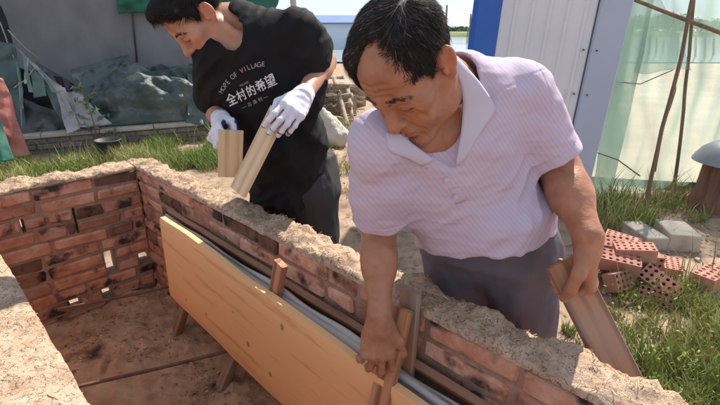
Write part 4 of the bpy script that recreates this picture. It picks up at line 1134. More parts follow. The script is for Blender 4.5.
def hand_ops(so, Wr, F, left, curls, thumb, sc=1.0, spread=0.05):
    """wrist point, frame (x,y fingers,z back of hand), finger curls (3 angles each), thumb points in hand frame"""
    sg = 1 if left else -1
    w = lambda p: np.asarray(Wr, float) + F @ (np.array(p, float) * sc)
    so.rc(w((0, -.010, 0)), w((0, .02, 0)), .024 * sc, .027 * sc, .02)
    kn = [(.030, .086, .003), (.010, .090, .006), (-.010, .086, .004), (-.029, .078, 0)]
    for i, (x, y, z) in enumerate(kn): so.rc(w((sg * x * .55, .01, 0)), w((sg * x, y, z)), .016 * sc, .0115 * sc, .012)
    so.ell(w((0, .05, -.006)), (.038 * sc, .045 * sc, .014 * sc), F, .015)
    so.ell(w((sg * .024, .028, -.012)), (.016 * sc, .028 * sc, .014 * sc), F, .014)
    Ls = [(.044, .026, .021), (.048, .030, .022), (.044, .028, .021), (.034, .021, .018)]; tips = []
    for i, (x, y, z) in enumerate(kn):
        p = np.array([sg * x, y, z], float); a = 0; az = sg * (1.5 - i) * spread; r = .0098 if i < 3 else .0085
        for j in range(3):
            a += curls[i][j]; d = np.array([math.sin(az) * math.cos(a), math.cos(az) * math.cos(a), -math.sin(a)])
            q = p + d * Ls[i][j]; r2 = r * .92
            so.rc(w(p), w(q), r * sc, r2 * sc, .003 if j else .006)
            if j < 2: so.sph(w(q + np.array([0, math.sin(a) * .3, math.cos(a)]) * .0016), r2 * 1.02 * sc, .004)
            p, r = q, r2
        so.sph(w((x, y - .002, z + .0035)), .0105 * sc, .008); up_ = np.array([math.sin(az) * math.sin(a), math.cos(az) * math.sin(a), math.cos(a)]); tips.append((w(p - d * .004), F @ d, F @ up_, r * sc))
    tp = [np.array([sg * a, b, c_]) for a, b, c_ in thumb]
    for j in range(len(tp) - 1): so.rc(w(tp[j]), w(tp[j + 1]), (.0155, .0125, .0112)[j] * sc, (.0125, .0112, .0095)[j] * sc, .008)
    d = tp[3] - tp[2]; d = d / np.linalg.norm(d); up_ = np.array([sg * .75, 0, .65]); up_ = up_ - d * (up_ @ d); up_ /= np.linalg.norm(up_); tips.append((w(tp[3] - d * .003), F @ d, F @ up_, .0095 * sc))
    for i, (x, y, z) in enumerate(kn): so.rc(w((sg * x * .45, .02, .0145)), w((sg * x, y - .012, z + .0088)), .0024 * sc, .0022 * sc, .006)     # tendons
    return tips

def hair_room(q, style):
    """how far inside the hairy part of the scalp a point lies (head frame, metres); negative on bare skin"""
    y = q[:, 1]
    z = np.interp(y, [-.12, -.088, -.072, -.062, -.045, -.030, -.018, -.008, .012, .03, .045, .07, .12], [.078, .074, .066, .05, .036, .022, -.012, .0, .026, .01, -.02, -.045, -.05])
    if style == 'receding':                                          # a peak over the left brow, fringe falling to the right
        zt = np.interp(y, [-.12, -.045, -.030, -.018, -.008, .012, .03, .045, .07, .12], [.028, .030, .022, -.012, .0, .026, .01, -.02, -.045, -.05])
        yf = np.interp(q[:, 0], [-.08, -.056, -.035, 0.0, .018, .035, .05, .08], [-.084, -.084, -.074, -.034, -.028, -.044, -.054, -.056])
        top = smooth01((q[:, 2] - .015) / .02)
        return np.minimum(q[:, 2] - zt, (y - yf) * top + .1 * (1 - top))
    return q[:, 2] - z
def make_hair(name, so_head, t, Rm, sc, m, root, thick_of, comb, n, length, seed, grey=0.0, fuzz=.0, style='plain'):
    """hair mass that thins out at the hairline, plus strands combed over it"""
    t = np.asarray(t, float)
    cap = Solid()
    ws = lambda p: t + Rm @ (np.array(p) * sc)
    cap.ell(ws((0, .016, .036)), [q * sc for q in (.073, .094, .080)], Rm, .012 * sc)
    cap.ell(ws((0, -.034, .040)), [q * sc for q in (.061, .058, .056)], Rm, .03 * sc)
    def local(P): return ((P - t.astype(np.float32)) @ Rm.astype(np.float32)) / sc
    def post(P):
        q = local(P); room = hair_room(q, style) - .004 * noise(q, 90, seed)
        k = smooth01(room / .034)
        th = thick_of(q) * k - (1 - smooth01((room - .005) / .006)) * .02
        c_ = comb(q); u = np.cross(q, c_); u /= np.linalg.norm(u, axis=1)[:, None] + 1e-9
        st = np.stack([(q * u).sum(1) * 3.2 + q[:, 0] * 2.2, q[:, 1] * .9, q[:, 2] * .9], 1)
        return (-(th + (noise(st, 55, seed + 2) * .0028 + noise(q, 38, seed + 3) * .003) * k) * sc).astype(np.float32)
    cap.post = post
    # widen the grown bounds so that thick hair still fits the sampled volume
    cap.ell(ws((0, .016, .036)), [q * sc for q in (.02, .02, .02)], Rm, .001)
    cap.ops[-1] = cap.ops[-1][:3] + (.14 * sc,) + cap.ops[-1][4:]
    V, F = cap.mesh(.0028, 1)
    q = local(V); keep = hair_room(q, style) > -.002
    rg = np.random.default_rng(seed)
    g = np.clip(noise(q, 30, 5) * .8 + .8, .3, 1.6)
    if grey: g = g * (1 + grey * 6 * smooth01((q[:, 1] + .02) / .08) * smooth01((.07 - q[:, 2]) / .05))
    Vh, Fh, used = clean(V, F, keep)
    h = mk(name, Vh, Fh, m, root, True, g[used])
    # strands
    N = cap.normal(V[keep]); cand = np.nonzero(keep)[0]; pick = rg.integers(0, len(cand), n)
    P = q[cand[pick]] ; Nl = (N[pick] @ Rm); d = comb(P) + rg.normal(size=P.shape) * .22
    d -= Nl * (d * Nl).sum(1)[:, None]; d /= np.linalg.norm(d, axis=1)[:, None] + 1e-9
    L = length * rg.uniform(.5, 1.25, n) * (.45 + .55 * smooth01(hair_room(P, style) / .03)); K = 5; pts = np.zeros((n, K, 3)); pts[:, 0] = P - Nl * .003
    cc_ = np.array([0, .008, .034])
    for k in range(1, K):
        p = pts[:, k - 1]; o = p - cc_; o /= np.linalg.norm(o, axis=1)[:, None]
        dd = d - o * (d * o).sum(1)[:, None] * .85; dd /= np.linalg.norm(dd, axis=1)[:, None] + 1e-9
        pts[:, k] = p + dd * (L / (K - 1))[:, None] + o * (rg.uniform(0, fuzz, n) + .0004)[:, None]
        d = dd
    fl = pts.reshape(-1, 3) @ Rm.T * sc + t; dd = cap.d(fl); cap.post = None; dd = np.minimum(dd, cap.d(fl)).reshape(n, K); cap.post = post; oo = pts - cc_; oo /= np.linalg.norm(oo, axis=2)[..., None]
    pts = pts + oo * np.clip(np.array([-.001, .0008, .0014, .0018, .0012]) - np.where(dd > .5, 0, dd), 0, .02)[..., None]
    pw = pts @ Rm.T * sc + t; sd = np.cross(np.gradient(pw, axis=1), (pw - t)); sd /= np.linalg.norm(sd, axis=2)[..., None] + 1e-9
    on = pw - t; on /= np.linalg.norm(on, axis=2)[..., None]
    wd = np.array([.7, 1, .9, .6, .12])[None, :, None] * rg.uniform(.00018, .00046, n)[:, None, None]
    V2 = np.stack([pw - sd * wd, pw + on * wd * 1.2, pw + sd * wd], 2)                 # n,K,3verts,3
    idx = np.arange(n * K * 3).reshape(n, K, 3); Fs = []
    for a, b in ((0, 1), (1, 2), (2, 0)): Fs.append(np.stack([idx[:, :-1, a], idx[:, :-1, b], idx[:, 1:, b], idx[:, 1:, a]], -1).reshape(-1, 4))
    gg = rg.uniform(.5, 1.5, n)
    if grey: gg = np.where(rg.random(n) < grey * (.3 + 1.6 * smooth01((P[:, 1] + .03) / .06)), rg.uniform(6, 16, n), gg)
    mk("hair_strands", V2.reshape(-1, 3), np.concatenate(Fs), m, h, True, np.repeat(gg, K * 3))
    return h
def strip_hairs(name, pts, n, L, rg, m, parent, wd=.0006, dirf=None, spread=.003):
    """short hairs (eyebrows, lashes) rooted along a polyline given in world points with normals"""
    V, F = [], []
    for i in range(n):
        f = rg.random() * (len(pts) - 1); k = min(int(f), len(pts) - 2); f -= k
        p = pts[k][0] * (1 - f) + pts[k + 1][0] * f; nn = unit(pts[k][1] * (1 - f) + pts[k + 1][1] * f); tn = unit(pts[k + 1][0] - pts[k][0])
        b = np.cross(nn, tn); p = p + b * rg.normal() * spread * (1 - .5 * (k + f) / len(pts)); d = unit(tn + nn * .25 + b * rg.normal() * .25) * L * rg.uniform(.6, 1.2)
        s = unit(np.cross(d, nn)) * wd; a = len(V)
        V += [p - s, p + s, p + nn * wd, p + d]; F += [[a, a + 1, a + 3], [a + 1, a + 2, a + 3], [a + 2, a, a + 3]]
    return mk(name, V, F, m, parent, False, np.full(len(V), 1.0))
def face_strip(so, t, Rm, sc, loc_pts):
    out = []
    for p in loc_pts:
        o = np.asarray(t) + Rm @ (np.array([p[0] * 1.0, -.14, p[2]]) * sc); r = Rm @ np.array([0, 1.0, 0])
        P, ok = so.trace(o, r[None], .0, .12); out.append((P[0], so.normal(P)[0]))
    return out
def skin_tint(V, t, Rm, sc, old):
    q = (V - np.asarray(t)) @ Rm / sc; c = np.ones((len(V), 3)); r2 = lambda p, s: np.exp(-(((q - np.array(p)) / np.array(s)) ** 2).sum(1))
    lips = np.clip(r2((0, -.100, -.063), (.019, .012, .0048)) + r2((0, -.099, -.0755), (.016, .012, .0052)), 0, 1)[:, None]
    c = c * (1 - lips) + lips * np.array([.86, .62, .62])
    ear = np.clip(r2((.083, .014, -.004), (.012, .025, .034)) + r2((-.083, .014, -.004), (.012, .025, .034)), 0, 1)[:, None]
    c = c * (1 - ear) + ear * np.array([1.1, .78, .72])  # redness of light shining through the ears, put into the colour
    red = np.clip(r2((0, -.11, -.035), (.018, .02, .014)) + .8 * r2((.045, -.07, -.025), (.02, .03, .02)) + .8 * r2((-.045, -.07, -.025), (.02, .03, .02)), 0, 1)[:, None] * .6
    c = c * (1 - red) + red * np.array([1.08, .84, .80])
    mott = noise(q, 20, 31) + .6 * noise(q, 55, 32); c = c * (1 + mott[:, None] * np.array([.10, .18, .20]))
    tan = smooth01((q[:, 2] + .03) / .1)[:, None] * .10 * np.exp(-(q[:, :1] / .09) ** 2); c = c * (1 - tan)
    if old:
        fuzz = np.clip(smooth01((-.052 - q[:, 2]) / .02) * smooth01((.02 - q[:, 1]) / .03) * smooth01((q[:, 2] + .14) / .02), 0, 1)
        fuzz = (fuzz * (1 - lips[:, 0]) * np.clip(.55 + noise(q, 160, 3) * .6, 0, 1) * .5)[:, None]
        c = c * (1 - fuzz) + fuzz * np.array([.72, .78, .86])
        spots = (smooth01((noise(q, 45, 13) - .45) / .2) * .25)[:, None]; c = c * (1 - spots) + spots * np.array([.6, .5, .48])
    return c
def nail(parent, tip, d, n_, r, m, s=.0052):
    d = unit(d); n_ = unit(n_ - d * (n_ @ d)); x = np.cross(d, n_); k = 12; c0 = tip + n_ * (r + .0006); V = [c0]
    for i in range(k): a = 6.283 * i / k; V.append(c0 + d * math.cos(a) * s * 1.2 + x * math.sin(a) * s - n_ * (.0016 * math.sin(a) ** 2 + .0002))
    mk("fingernail", V, [[0, 1 + i, 1 + (i + 1) % k] for i in range(k)], m, parent)
def shoe(parent, ank, fwd, m):
    so = Solid(); f = unit(fwd); a = np.asarray(ank, float) * [1, 1, 0]
    so.rc(a + f * -.05 + vec(0, 0, .045), a + f * .10 + vec(0, 0, .04), .042, .044, .03); so.rc(a + f * .10 + vec(0, 0, .035), a + f * .17 + vec(0, 0, .032), .042, .03, .03)
    so.rc(a + f * -.03 + vec(0, 0, .05), a + f * -.03 + vec(0, 0, .11), .042, .046, .03); so.half(a + vec(0, 0, .003), (0, 0, -1), .4)
    V, F = so.mesh(.007); mk("shoe", V, F, m, parent)
def trousers(root, P, lat, fwd, knees, ankles, m, rx=.178, waist=.10, extra=None):
    so = Solid(); P = np.asarray(P, float); Rm = np.stack([lat, -fwd, vec(0, 0, 1)], 1)
    so.ell(P, (rx, .135, .13), Rm, .04); so.cc(P + vec(0, 0, -.02), P + vec(0, 0, waist), .15, .145, .06)
    for s, kn, an in ((-1, knees[0], ankles[0]), (1, knees[1], ankles[1])):
        hip = P + lat * s * .092 + vec(0, 0, -.05); so.rc(hip, kn, .098, .074, .05); so.rc(kn, np.asarray(an) + vec(0, 0, .03), .074, .066, .03)
    for an in ankles: so.half(np.asarray(an) * [1, 1, 0] + vec(0, 0, .035), (0, 0, -1), .25)
    so.post = lambda Q: fbm(Q * [1, 1, .45], 13, 3, 5) * .007 + .006 * np.abs(noise(Q * [1.5, 1.5, .25], 11, 8)) - .002
    V, F = so.mesh(.008); mk("trousers", V, F, m, root); return so

# ---------------- the older man
def woven_stripes(m):
    """fine woven stripes that follow the cloth"""
    nt = m.node_tree; N, L = nt.nodes, nt.links; b = N["Principled BSDF"]; src = b.inputs["Base Color"].links[0].from_socket
    at = N.new("ShaderNodeAttribute"); at.attribute_name = "stripe"
    mu = N.new("ShaderNodeMath"); mu.operation = 'MULTIPLY'; mu.inputs[1].default_value = 6.2832 / .0095; L.new(at.outputs["Fac"], mu.inputs[0])
    sn = N.new("ShaderNodeMath"); sn.operation = 'SINE'; L.new(mu.outputs[0], sn.inputs[0])
    mr = N.new("ShaderNodeMapRange"); mr.inputs["From Min"].default_value = -.2; mr.inputs["From Max"].default_value = 1; L.new(sn.outputs[0], mr.inputs[0])
    x = N.new("ShaderNodeMix"); x.data_type = 'RGBA'; x.blend_type = 'MULTIPLY'; x.inputs[7].default_value = (.94, .905, .97, 1)
    L.new(mr.outputs[0], x.inputs[0]); L.new(src, x.inputs[6]); L.new(x.outputs[2], b.inputs["Base Color"])
def old_man():
    root = thing("person", (.36, 1.14, 0), "older man in lavender polo shirt bending over the kiln wall into the pit", "person")
    t = vec(.093, .905, 1.287); sc = 1.0
    Rm = np.array([[.64, .504, -.575], [-.765, .404, -.50], [-.02, .762, .647]]); U_, _, Vt = np.linalg.svd(Rm); Rm = U_ @ Vt; Rm = Rm @ rot((0, 0, 1), math.radians(7))
    P, Nk = vec(.355, 1.15, .82), vec(.235, 1.02, 1.225); RS, LS = vec(.05, .95, 1.125), vec(.36, 1.065, 1.215)
    RE, RW = vec(.045, 1.02, .895), vec(.045, .895, .752); LE, LW = at_d(560, 170, 1.10), at_d(588, 236, .985)
    U = unit(Nk - P); Lx = unit(LS - RS); Lx = unit(Lx - U * (Lx @ U)); Fr = -np.cross(U, Lx); Rt = np.stack([Lx, -Fr, U], 1)
    body = Solid()
    ch = vec(.235, 1.05, 1.07)
    body.ell(ch, (.150, .10, .165), Rt, .03); body.ell(vec(.30, 1.105, .93), (.14, .11, .14), Rt, .05)
    body.rc(RS, LS, .055, .055, .05)
    hb = t + Rm @ vec(0, .03, -.055)
    body.rc(Nk + U * -.02, hb, .062, .056, .04)
    for s in (-1, 1): body.rc(ch + U * .125 + Fr * .055 + Lx * s * .02, t + Rm @ vec(s * .05, .02, -.04), .012, .012, .02)   # neck cords
    body.rc(ch + U * .12 + Fr * .07 + Lx * .015, ch + U * .11 + Fr * .06 + Lx * .12, .012, .010, .02); body.rc(ch + U * .12 + Fr * .07 - Lx * .015, ch + U * .11 + Fr * .06 - Lx * .12, .012, .010, .02)
    head_ops(body, t, Rm, sc, True)
    for a, b, c_, f in ((RS, RE, RW, .9), (LS, LE, LW, 1.05)):
        body.rc(a, b, .052 * f, .043 * f, .03); d = unit(c_ - b); body.rc(b, b + d * .08, .043 * f, .042 * f, .02); body.rc(b + d * .06, c_, .042 * f, .028 * f, .03)
    FR = frame((-.04, -.12, -1.0), (.12, -1.0, .25))
    tR = hand_ops(body, RW + FR[:, 1] * .02, FR, False, [(.25, .40, .25), (.30, .45, .3), (.38, .5, .35), (.45, .55, .35)], [(.026, .030, -.008), (.052, .060, -.010), (.062, .094, -.016), (.058, .120, -.024)], 1.0, .14)
    FL = frame((.16, .02, -.98), (.88, -.36, .16))
    tL = hand_ops(body, LW + FL[:, 1] * .015, FL, True, [(1.0, 1.15, .6), (1.0, 1.2, .6), (1.05, 1.2, .6), (1.1, 1.2, .6)], [(.028, .020, -.008), (.050, .046, -.018), (.054, .078, -.032), (.050, .102, -.044)], 1.08, .06)
    body.post = lambda Q: noise(Q, 55, 3) * .0006 + noise(Q, 160, 4) * .0003
    V, F = body.mesh(.0025, 1); b = mk("body", V, F, M_skin_old, root, True, skin_tint(V, t, Rm, sc, True))
    for tp_, d_, n_, r_ in tR + tL[4:]: nail(b, tp_, d_, n_, r_, M_nail)
    rg = np.random.default_rng(4)
    for s in (-1, 1):
        strip_hairs("eyebrow", face_strip(body, t, Rm, sc, [(s * x, 0, z) for x, z in ((.012, .0215), (.022, .0245), (.034, .0265), (.046, .022), (.053, .014))]), 130, .009, rg, M_brow, b, .0005, spread=.0028)
        strip_hairs("eyelash", face_strip(body, t, Rm, sc, [(s * x, 0, z) for x, z in ((.019, -.0095), (.028, -.0112), (.038, -.0108), (.046, -.008))]), 70, .005, rg, M_brow, b, .0005, spread=.0006)
    def comb(q):                                                    # parted on the left, swept to the right front
        c = np.stack([-.9 + 0 * q[:, 0], -.5 + 0 * q[:, 1], -.1 + 0 * q[:, 2]], 1)
        side = smooth01((q[:, 0] - .035) / .02)[:, None]; back = smooth01((q[:, 1] - .03) / .05)[:, None]
        c = c * (1 - side) + side * np.array([.25, -.25, -1.0]); return c * (1 - back) + back * np.array([0, .5, -1.0])
    thick = lambda q: .005 + .013 * smooth01((q[:, 2] - .03) / .06) * (1 - .5 * smooth01((q[:, 1] - .04) / .05)) + .006 * smooth01((-.02 - q[:, 1]) / .05) * smooth01((.02 - q[:, 0]) / .04)
    make_hair("hair", body, t, Rm, sc, M_hair_old, root, thick, comb, 15000, .030, 6, grey=.085, fuzz=.0016, style='receding')
    # shirt
    M = mat("lavender_cotton", [(.50, .42, .53), (.57, .49, .60)], 5, .85, .25, 300, tint='mul', spec=.2, bdist=.002)
    sh = Solid()
    sh.ell(ch, (.172, .118, .175), Rt, .03); sh.ell(vec(.30, 1.10, .93), (.165, .128, .15), Rt, .07); sh.rc(RS + U * .005, LS + U * .005, .064, .064, .06)
    sh.rc(ch + U * .10, Nk + U * .015, .09, .066, .05)
    sh.cc(vec(.315, 1.10, .95), vec(.35, 1.14, .76), .155, .185, .08)
    RH = RS + (RE - RS) * .80; LH = LS + (LE - LS) * .80
    sh.rc(RS, RS + (RH - RS) * .6, .066, .062, .04); sh.cc(RS + (RH - RS) * .4, RH, .061, .064, .03)
    sh.rc(LS, LS + (LH - LS) * .5, .066, .064, .04); sh.cc(LS + (LH - LS) * .3, LH, .064, .070, .03)
    sh.rc(RS - U * .10 + Lx * .01, ch - Lx * .10 - U * .05, .05, .07, .05); sh.rc(LS - U * .10, ch + Lx * .11 - U * .06, .045, .065, .05)
    h0, h1, h2 = at_d(408, 256, 1.16), at_d(475, 250, 1.08), at_d(552, 216, 1.25); hn = unit(np.cross(h1 - h0, h2 - h0)); hn = hn if hn[2] < 0 else -hn
    sh.half((h0 + h1 + h2) / 3 + vec(.0, .05, -.012), unit(hn * .6 + vec(0, 0, -.4)), .40, .004)
    for S0, H_, r in ((RS, RH, .056), (LS, LH, .061)):
        d = unit(H_ - S0); sh.cc(H_ - d * .05, H_ + d * .02, r - .012, r, .004, 's')
    sh.rc(LS + (Nk - LS) * .3 + U * .01, Nk + (hb - Nk) * .35, .056, .058, .04)
    su = Solid(); su.ops = [o for o in sh.ops if o[0] == 'u']
    def on_shirt(u, v):
        r = unit(ray(u, v)); return su.trace(EYE, r[None], .45)[0][0]
    vb, vl, vr, vm = on_shirt(452, 163), on_shirt(420, 140), on_shirt(456, 118), on_shirt(440, 138)   # the open neck: foot, chin side, collar side
    sh.rc(Nk + (hb - Nk) * .55, hb + (hb - Nk) * .3, .068, .066, .006, 's'); sh.rc(hb, vm, .052, .030, .006, 's')
    for p, r in ((vl, .024), (vr, .022), (vm, .030)): sh.rc(vb, p, .010, r, .006, 's')
    sh.rc(vl, vr, .024, .022, .006, 's')
    aL, aR = unit(LH - LS), unit(RH - RS)
    seams = [(LS + Lx * .015 - U * .02, unit(Lx - U * .12), .10), (RS - Lx * .015 - U * .02, unit(-Lx - U * .12), .10), (LH - aL * .020, aL, .085), (RH - aR * .020, aR, .085),
             ((LS + Nk) / 2 + Fr * .035, unit(Fr * .8 - U * .6 + Lx * .1), .12)]
    def post(Q):
        l, u = (Q - ch) @ Lx.astype(np.float32), (Q - ch) @ U.astype(np.float32)
        big = noise(np.stack([l * 1.0 + u * .9, u * .5 - l * .5, Q[:, 1] * .6], 1), 13, 3)
        f2 = 1 - 2 * np.abs(noise(np.stack([l * .8 - u * 1.2, u * .6 + l * .3, Q[:, 1] * .4], 1), 15, 7))
        f3 = 1 - 2 * np.abs(noise(np.stack([l * .5 + u * 1.3, u * .3 - l * .3, Q[:, 1] * .3], 1), 30, 17))
        low = smooth01((.04 - u) / .14); seam = 0.0
        for p, n_, rad in seams:
            g = (Q - p.astype(np.float32)) @ n_.astype(np.float32); seam = seam + np.exp(-(g / .0016) ** 2) * (((Q - p) ** 2).sum(1) < rad * rad)
        return (-(big * .005 + f2 * .005 * (.4 + .6 * low) + f3 * .0014 + crumple(Q, 11, 3) * .0038 * (.45 + .4 * low) + noise(Q, 45, 9) * .0008) + seam * .0017).astype(np.float32)
    sh.post = post
    V, F = sh.mesh(.0035, 1)
    l = (V - ch) @ Lx + .35 * ((V - ch) @ U); 
    shirt = mk("shirt", V, F, M, root, True, np.ones(len(V)))
    at = shirt.data.attributes.new('stripe', 'FLOAT', 'POINT'); at.data.foreach_set('value', l.astype(np.float32)); woven_stripes(M)
    M_col = mat("pale_collar_cotton", [(.50, .46, .58), (.57, .53, .65)], 6, .8, .2, 300, bdist=.002)
    union = Solid(); union.ops = [o for o in sh.ops if o[0] == 'u']; union.rc(Nk + U * -.02, hb - (hb - Nk) * .2, .070, .062, .03)
    def flap(name, rows, thick=.0024, off=(.003, .0065), n=26, m=None):
        """cloth laid on the shirt between two photo-traced edges"""
        A, B = rows; px = []
        def samp(E, s):
            k = np.linspace(0, 1, len(E)); return np.array([np.interp(s, k, [e[0] for e in E]), np.interp(s, k, [e[1] for e in E])])
        for i in range(n):
            a, b_ = samp(A, i / (n - 1)), samp(B, i / (n - 1))
            px += [a + (b_ - a) * j / 8 for j in range(9)]
        r = np.array([ray(*p) for p in px]); r /= np.linalg.norm(r, axis=1)[:, None]
        Q, ok = union.trace(EYE, r, .45); Nn = union.normal(Q)
        o = np.tile([off[0] + (off[1] - off[0]) * math.sin(j / 8 * math.pi * .9) for j in range(9)], n)[:, None]
        G = (Q + Nn * o).reshape(n, 9, 3)
        for _ in range(4):                                          # relax so that the cloth bridges hollows smoothly
            G[1:-1] = G[1:-1] * .4 + (G[:-2] + G[2:]) * .3; G[:, 1:-1] = G[:, 1:-1] * .5 + (G[:, :-2] + G[:, 2:]) * .25
        return shell(name, G, thick, m or M_col, shirt, np.ones((n * 9, 3)))
    flap("collar", ([(449, 62), (460, 82), (463, 105), (461, 130), (455, 165)], [(455, 58), (480, 84), (497, 110), (483, 126), (463, 160)]))
    flap("collar", ([(400, 134), (412, 144), (424, 152), (434, 159)], [(386, 133), (387, 152), (404, 156), (421, 165)]), n=16)
    flap("placket", ([(432, 156), (453, 170), (466, 200)], [(417, 164), (445, 178), (456, 204)]), off=(.0014, .0018), n=16, m=M, thick=.0016)
    for u, v in ((446, 178), (455, 195)):                            # placket buttons
        r = unit(ray(u, v)); p = su.trace(EYE, r[None], .45)[0][0]; n_ = su.normal(p[None])[0]; mb = MB(); mb.tube([p + n_ * .004, p + n_ * .0095], .0052, 14); mb.build("button", M_col, shirt)
    trousers(root, P, unit(vec(.86, -.5, 0)), unit(vec(-.5, -.86, 0)), [vec(.29, 1.12, .44), vec(.47, 1.07, .44)], [vec(.29, 1.24, .08), vec(.50, 1.19, .08)],
             mat("dark_grey_trousers", [(.09, .08, .105), (.135, .12, .15)], 7, .8, .3, 200, bdist=.003), .178, .14)
    shoe(root, (.29, 1.24, 0), (-.5, -.86, 0), M_shoe); shoe(root, (.50, 1.19, 0), (-.4, -.9, 0), M_shoe)
M_nail = mat("nail", [(.50, .30, .23), (.56, .36, .29)], 30, .35)
M_brow = mat("eyebrow_hair", [(.02, .016, .015), (.04, .033, .03)], 40, .6)
M_shoe = mat("dark_shoe", [(.03, .028, .028), (.06, .055, .05)], 8, .6)
old_man()
# the wood in his hands
board("wedge", at_a(402, 308, .735), at_a(377, 418, .648), dirb + vec(.25, -.25, .1), .060, .020, W_red, "long narrow wooden wedge gripped in the older man's lower hand", "wedge", seed=12, n=14)
board("wedge", at_a(411, 290, .768), at_a(402, 400, .745), dirb + vec(.1, -.1, 0), .055, .018, W_mixed, "brown wooden wedge standing just behind the one gripped in the hand", "wedge", seed=13, n=14)
hp, hq = at_d(563, 261, 1.015), at_a(614, 362, .965)
board("short_board", hp, hp + (hq - hp) * 1.40, at_d(590, 249, 1.01) - at_d(556, 268, 1.0), .080, .020, W_mixed, "short grey-brown board held upright outside the wall by the older man", "board", seed=15, n=20)
# ---------------- the younger man
def glove(root, Wr, F, left, curls, thumb, wdir):
    so = Solid(); hand_ops(so, Wr, F, left, curls, thumb, 1.02, .06); d = unit(wdir)
    so.cc(np.asarray(Wr) - d * .028, np.asarray(Wr) + d * .01, .033, .031, .012)
    for k in range(3): so.rc(np.asarray(Wr) - d * (.006 + .010 * k) + F[:, 0] * .029, np.asarray(Wr) - d * (.006 + .010 * k) - F[:, 0] * .029, .004, .004, .006)
    so.post = lambda Q: noise(Q, 60, 5) * .0016
    V, Fc = so.mesh(.003, 1); q = (V - Wr) @ F
    nz = so.normal(V) @ F[:, 2]; navy = smooth01((.02 - nz) / .25) * smooth01((q[:, 1] - .01) / .01)
    col = np.clip(1 - navy, 0, 1)[:, None] * np.array([.70, .70, .80]) + np.clip(navy, 0, 1)[:, None] * np.array([.02, .028, .10])
    mk("glove", V, Fc, M_glove, root, True, col)
M_glove = mat("knit_glove", [(.95, .95, .95), (1.0, 1.0, 1.0)], 30, .85, .4, 420, tint='mul', bdist=.002)
def young_man():
    root = thing("person", (-.25, 1.76, 0), "younger man in black printed T-shirt and white gloves stooping behind the far corner", "person")
    t = vec(-.525, 1.595, 1.396); sc = 1.0
    Rm = np.array([[.410, .622, -.667], [-.893, .135, -.428], [-.176, .771, .610]]); U_, _, Vt = np.linalg.svd(Rm); Rm = U_ @ Vt; Rm = Rm @ rot((0, 0, 1), math.radians(17))
    P, Nk = vec(-.25, 1.77, .82), vec(-.405, 1.655, 1.385); RS, LS = vec(-.475, 1.60, 1.27), vec(-.205, 1.575, 1.35)
    RE, RW = vec(-.54, 1.74, 1.08), vec(-.468, 1.565, 1.075); LE, LW = vec(-.128, 1.74, 1.25), at_d(304, 95, 1.43)
    U = unit(Nk - P); Lx = unit(LS - RS); Lx = unit(Lx - U * (Lx @ U)); Fr = -np.cross(U, Lx); Rt = np.stack([Lx, -Fr, U], 1)
    ch = (RS + LS) / 2 - U * .12 - Fr * .03
    body = Solid(); body.ell(ch, (.14, .095, .165), Rt, .03); body.ell((ch + P) / 2, (.13, .10, .16), Rt, .05); body.rc(RS, LS, .05, .05, .05)
    hb = t + Rm @ vec(0, .03, -.055)
    body.rc(Nk, hb, .060, .054, .03)
    body.rc((RS + LS) / 2 + U * .0 + Fr * .03, t + Rm @ vec(.05, .02, -.045), .014, .013, .02)
    head_ops(body, t, Rm, sc, False)
    for a, b, c_ in ((RS, RE, RW), (LS, LE, LW)):
        body.rc(a, b, .048, .039, .03); d = unit(c_ - b); body.rc(b, b + d * .08, .039, .038, .02); body.rc(b + d * .06, c_, .038, .026, .03)
    FL = frame(at_d(286, 119, 1.33) - LW, EYE - LW + vec(.3, 0, .3)); cl = [(.35, .6, .4), (.4, .65, .4), (.45, .7, .4), (.5, .7, .4)]
    th = [(.028, .028, -.012), (.046, .056, -.03), (.040, .082, -.046), (.034, .1, -.058)]
    FRt = frame(at_d(212, 142, 1.44) - RW, vec(-.75, -.55, .35)); cr = [(.5, .8, .5), (.5, .8, .5), (.55, .8, .5), (.6, .8, .5)]
    hand_ops(body, LW + FL[:, 1] * .018, FL, True, cl, th, .85); hand_ops(body, RW + FRt[:, 1] * .018, FRt, False, cr, th, .85)
    V, F = body.mesh(.0034, 1); b = mk("body", V, F, M_skin_young, root, True, skin_tint(V, t, Rm, sc, False))
    glove(root, LW + FL[:, 1] * .012, FL, True, cl, th, LW - LE); glove(root, RW + FRt[:, 1] * .012, FRt, False, cr, th, RW - RE)
    rg = np.random.default_rng(14)
    for s in (-1, 1):
        strip_hairs("eyebrow", face_strip(body, t, Rm, sc, [(s * x, 0, z) for x, z in ((.012, .0215), (.022, .0245), (.034, .0265), (.046, .022), (.053, .014))]), 150, .009, rg, M_brow, b, .0006, spread=.003)
        strip_hairs("eyelash", face_strip(body, t, Rm, sc, [(s * x, 0, z) for x, z in ((.019, -.0095), (.028, -.0112), (.038, -.0108), (.046, -.008))]), 70, .006, rg, M_brow, b, .0005, spread=.0006)
    def comb(q):
        c = np.stack([.1 + 0 * q[:, 0], -1.0 + 0 * q[:, 1], -.1 + 0 * q[:, 2]], 1); low = smooth01((.055 - q[:, 2]) / .03)[:, None]
        return c * (1 - low) + low * np.array([0, -.3, -1.0])
    thick = lambda q: .0035 + .020 * smooth01((q[:, 2] - .045) / .035) + .012 * smooth01((-.03 - q[:, 1]) / .05)
    make_hair("hair", body, t, Rm, sc, M_hair_young, root, thick, comb, 12000, .038, 16, fuzz=.0022)
    # T-shirt
    M = mat("black_cotton", [(.006, .006, .008), (.012, .012, .014)], 6, .8, .25, 260, spec=.22, bdist=.003)
    sh = Solid(); sh.ell(ch, (.170, .118, .175), Rt, .03); sh.rc(RS, LS, .062, .062, .05); mid = (ch + P) / 2 + vec(-.02, -.02, 0)
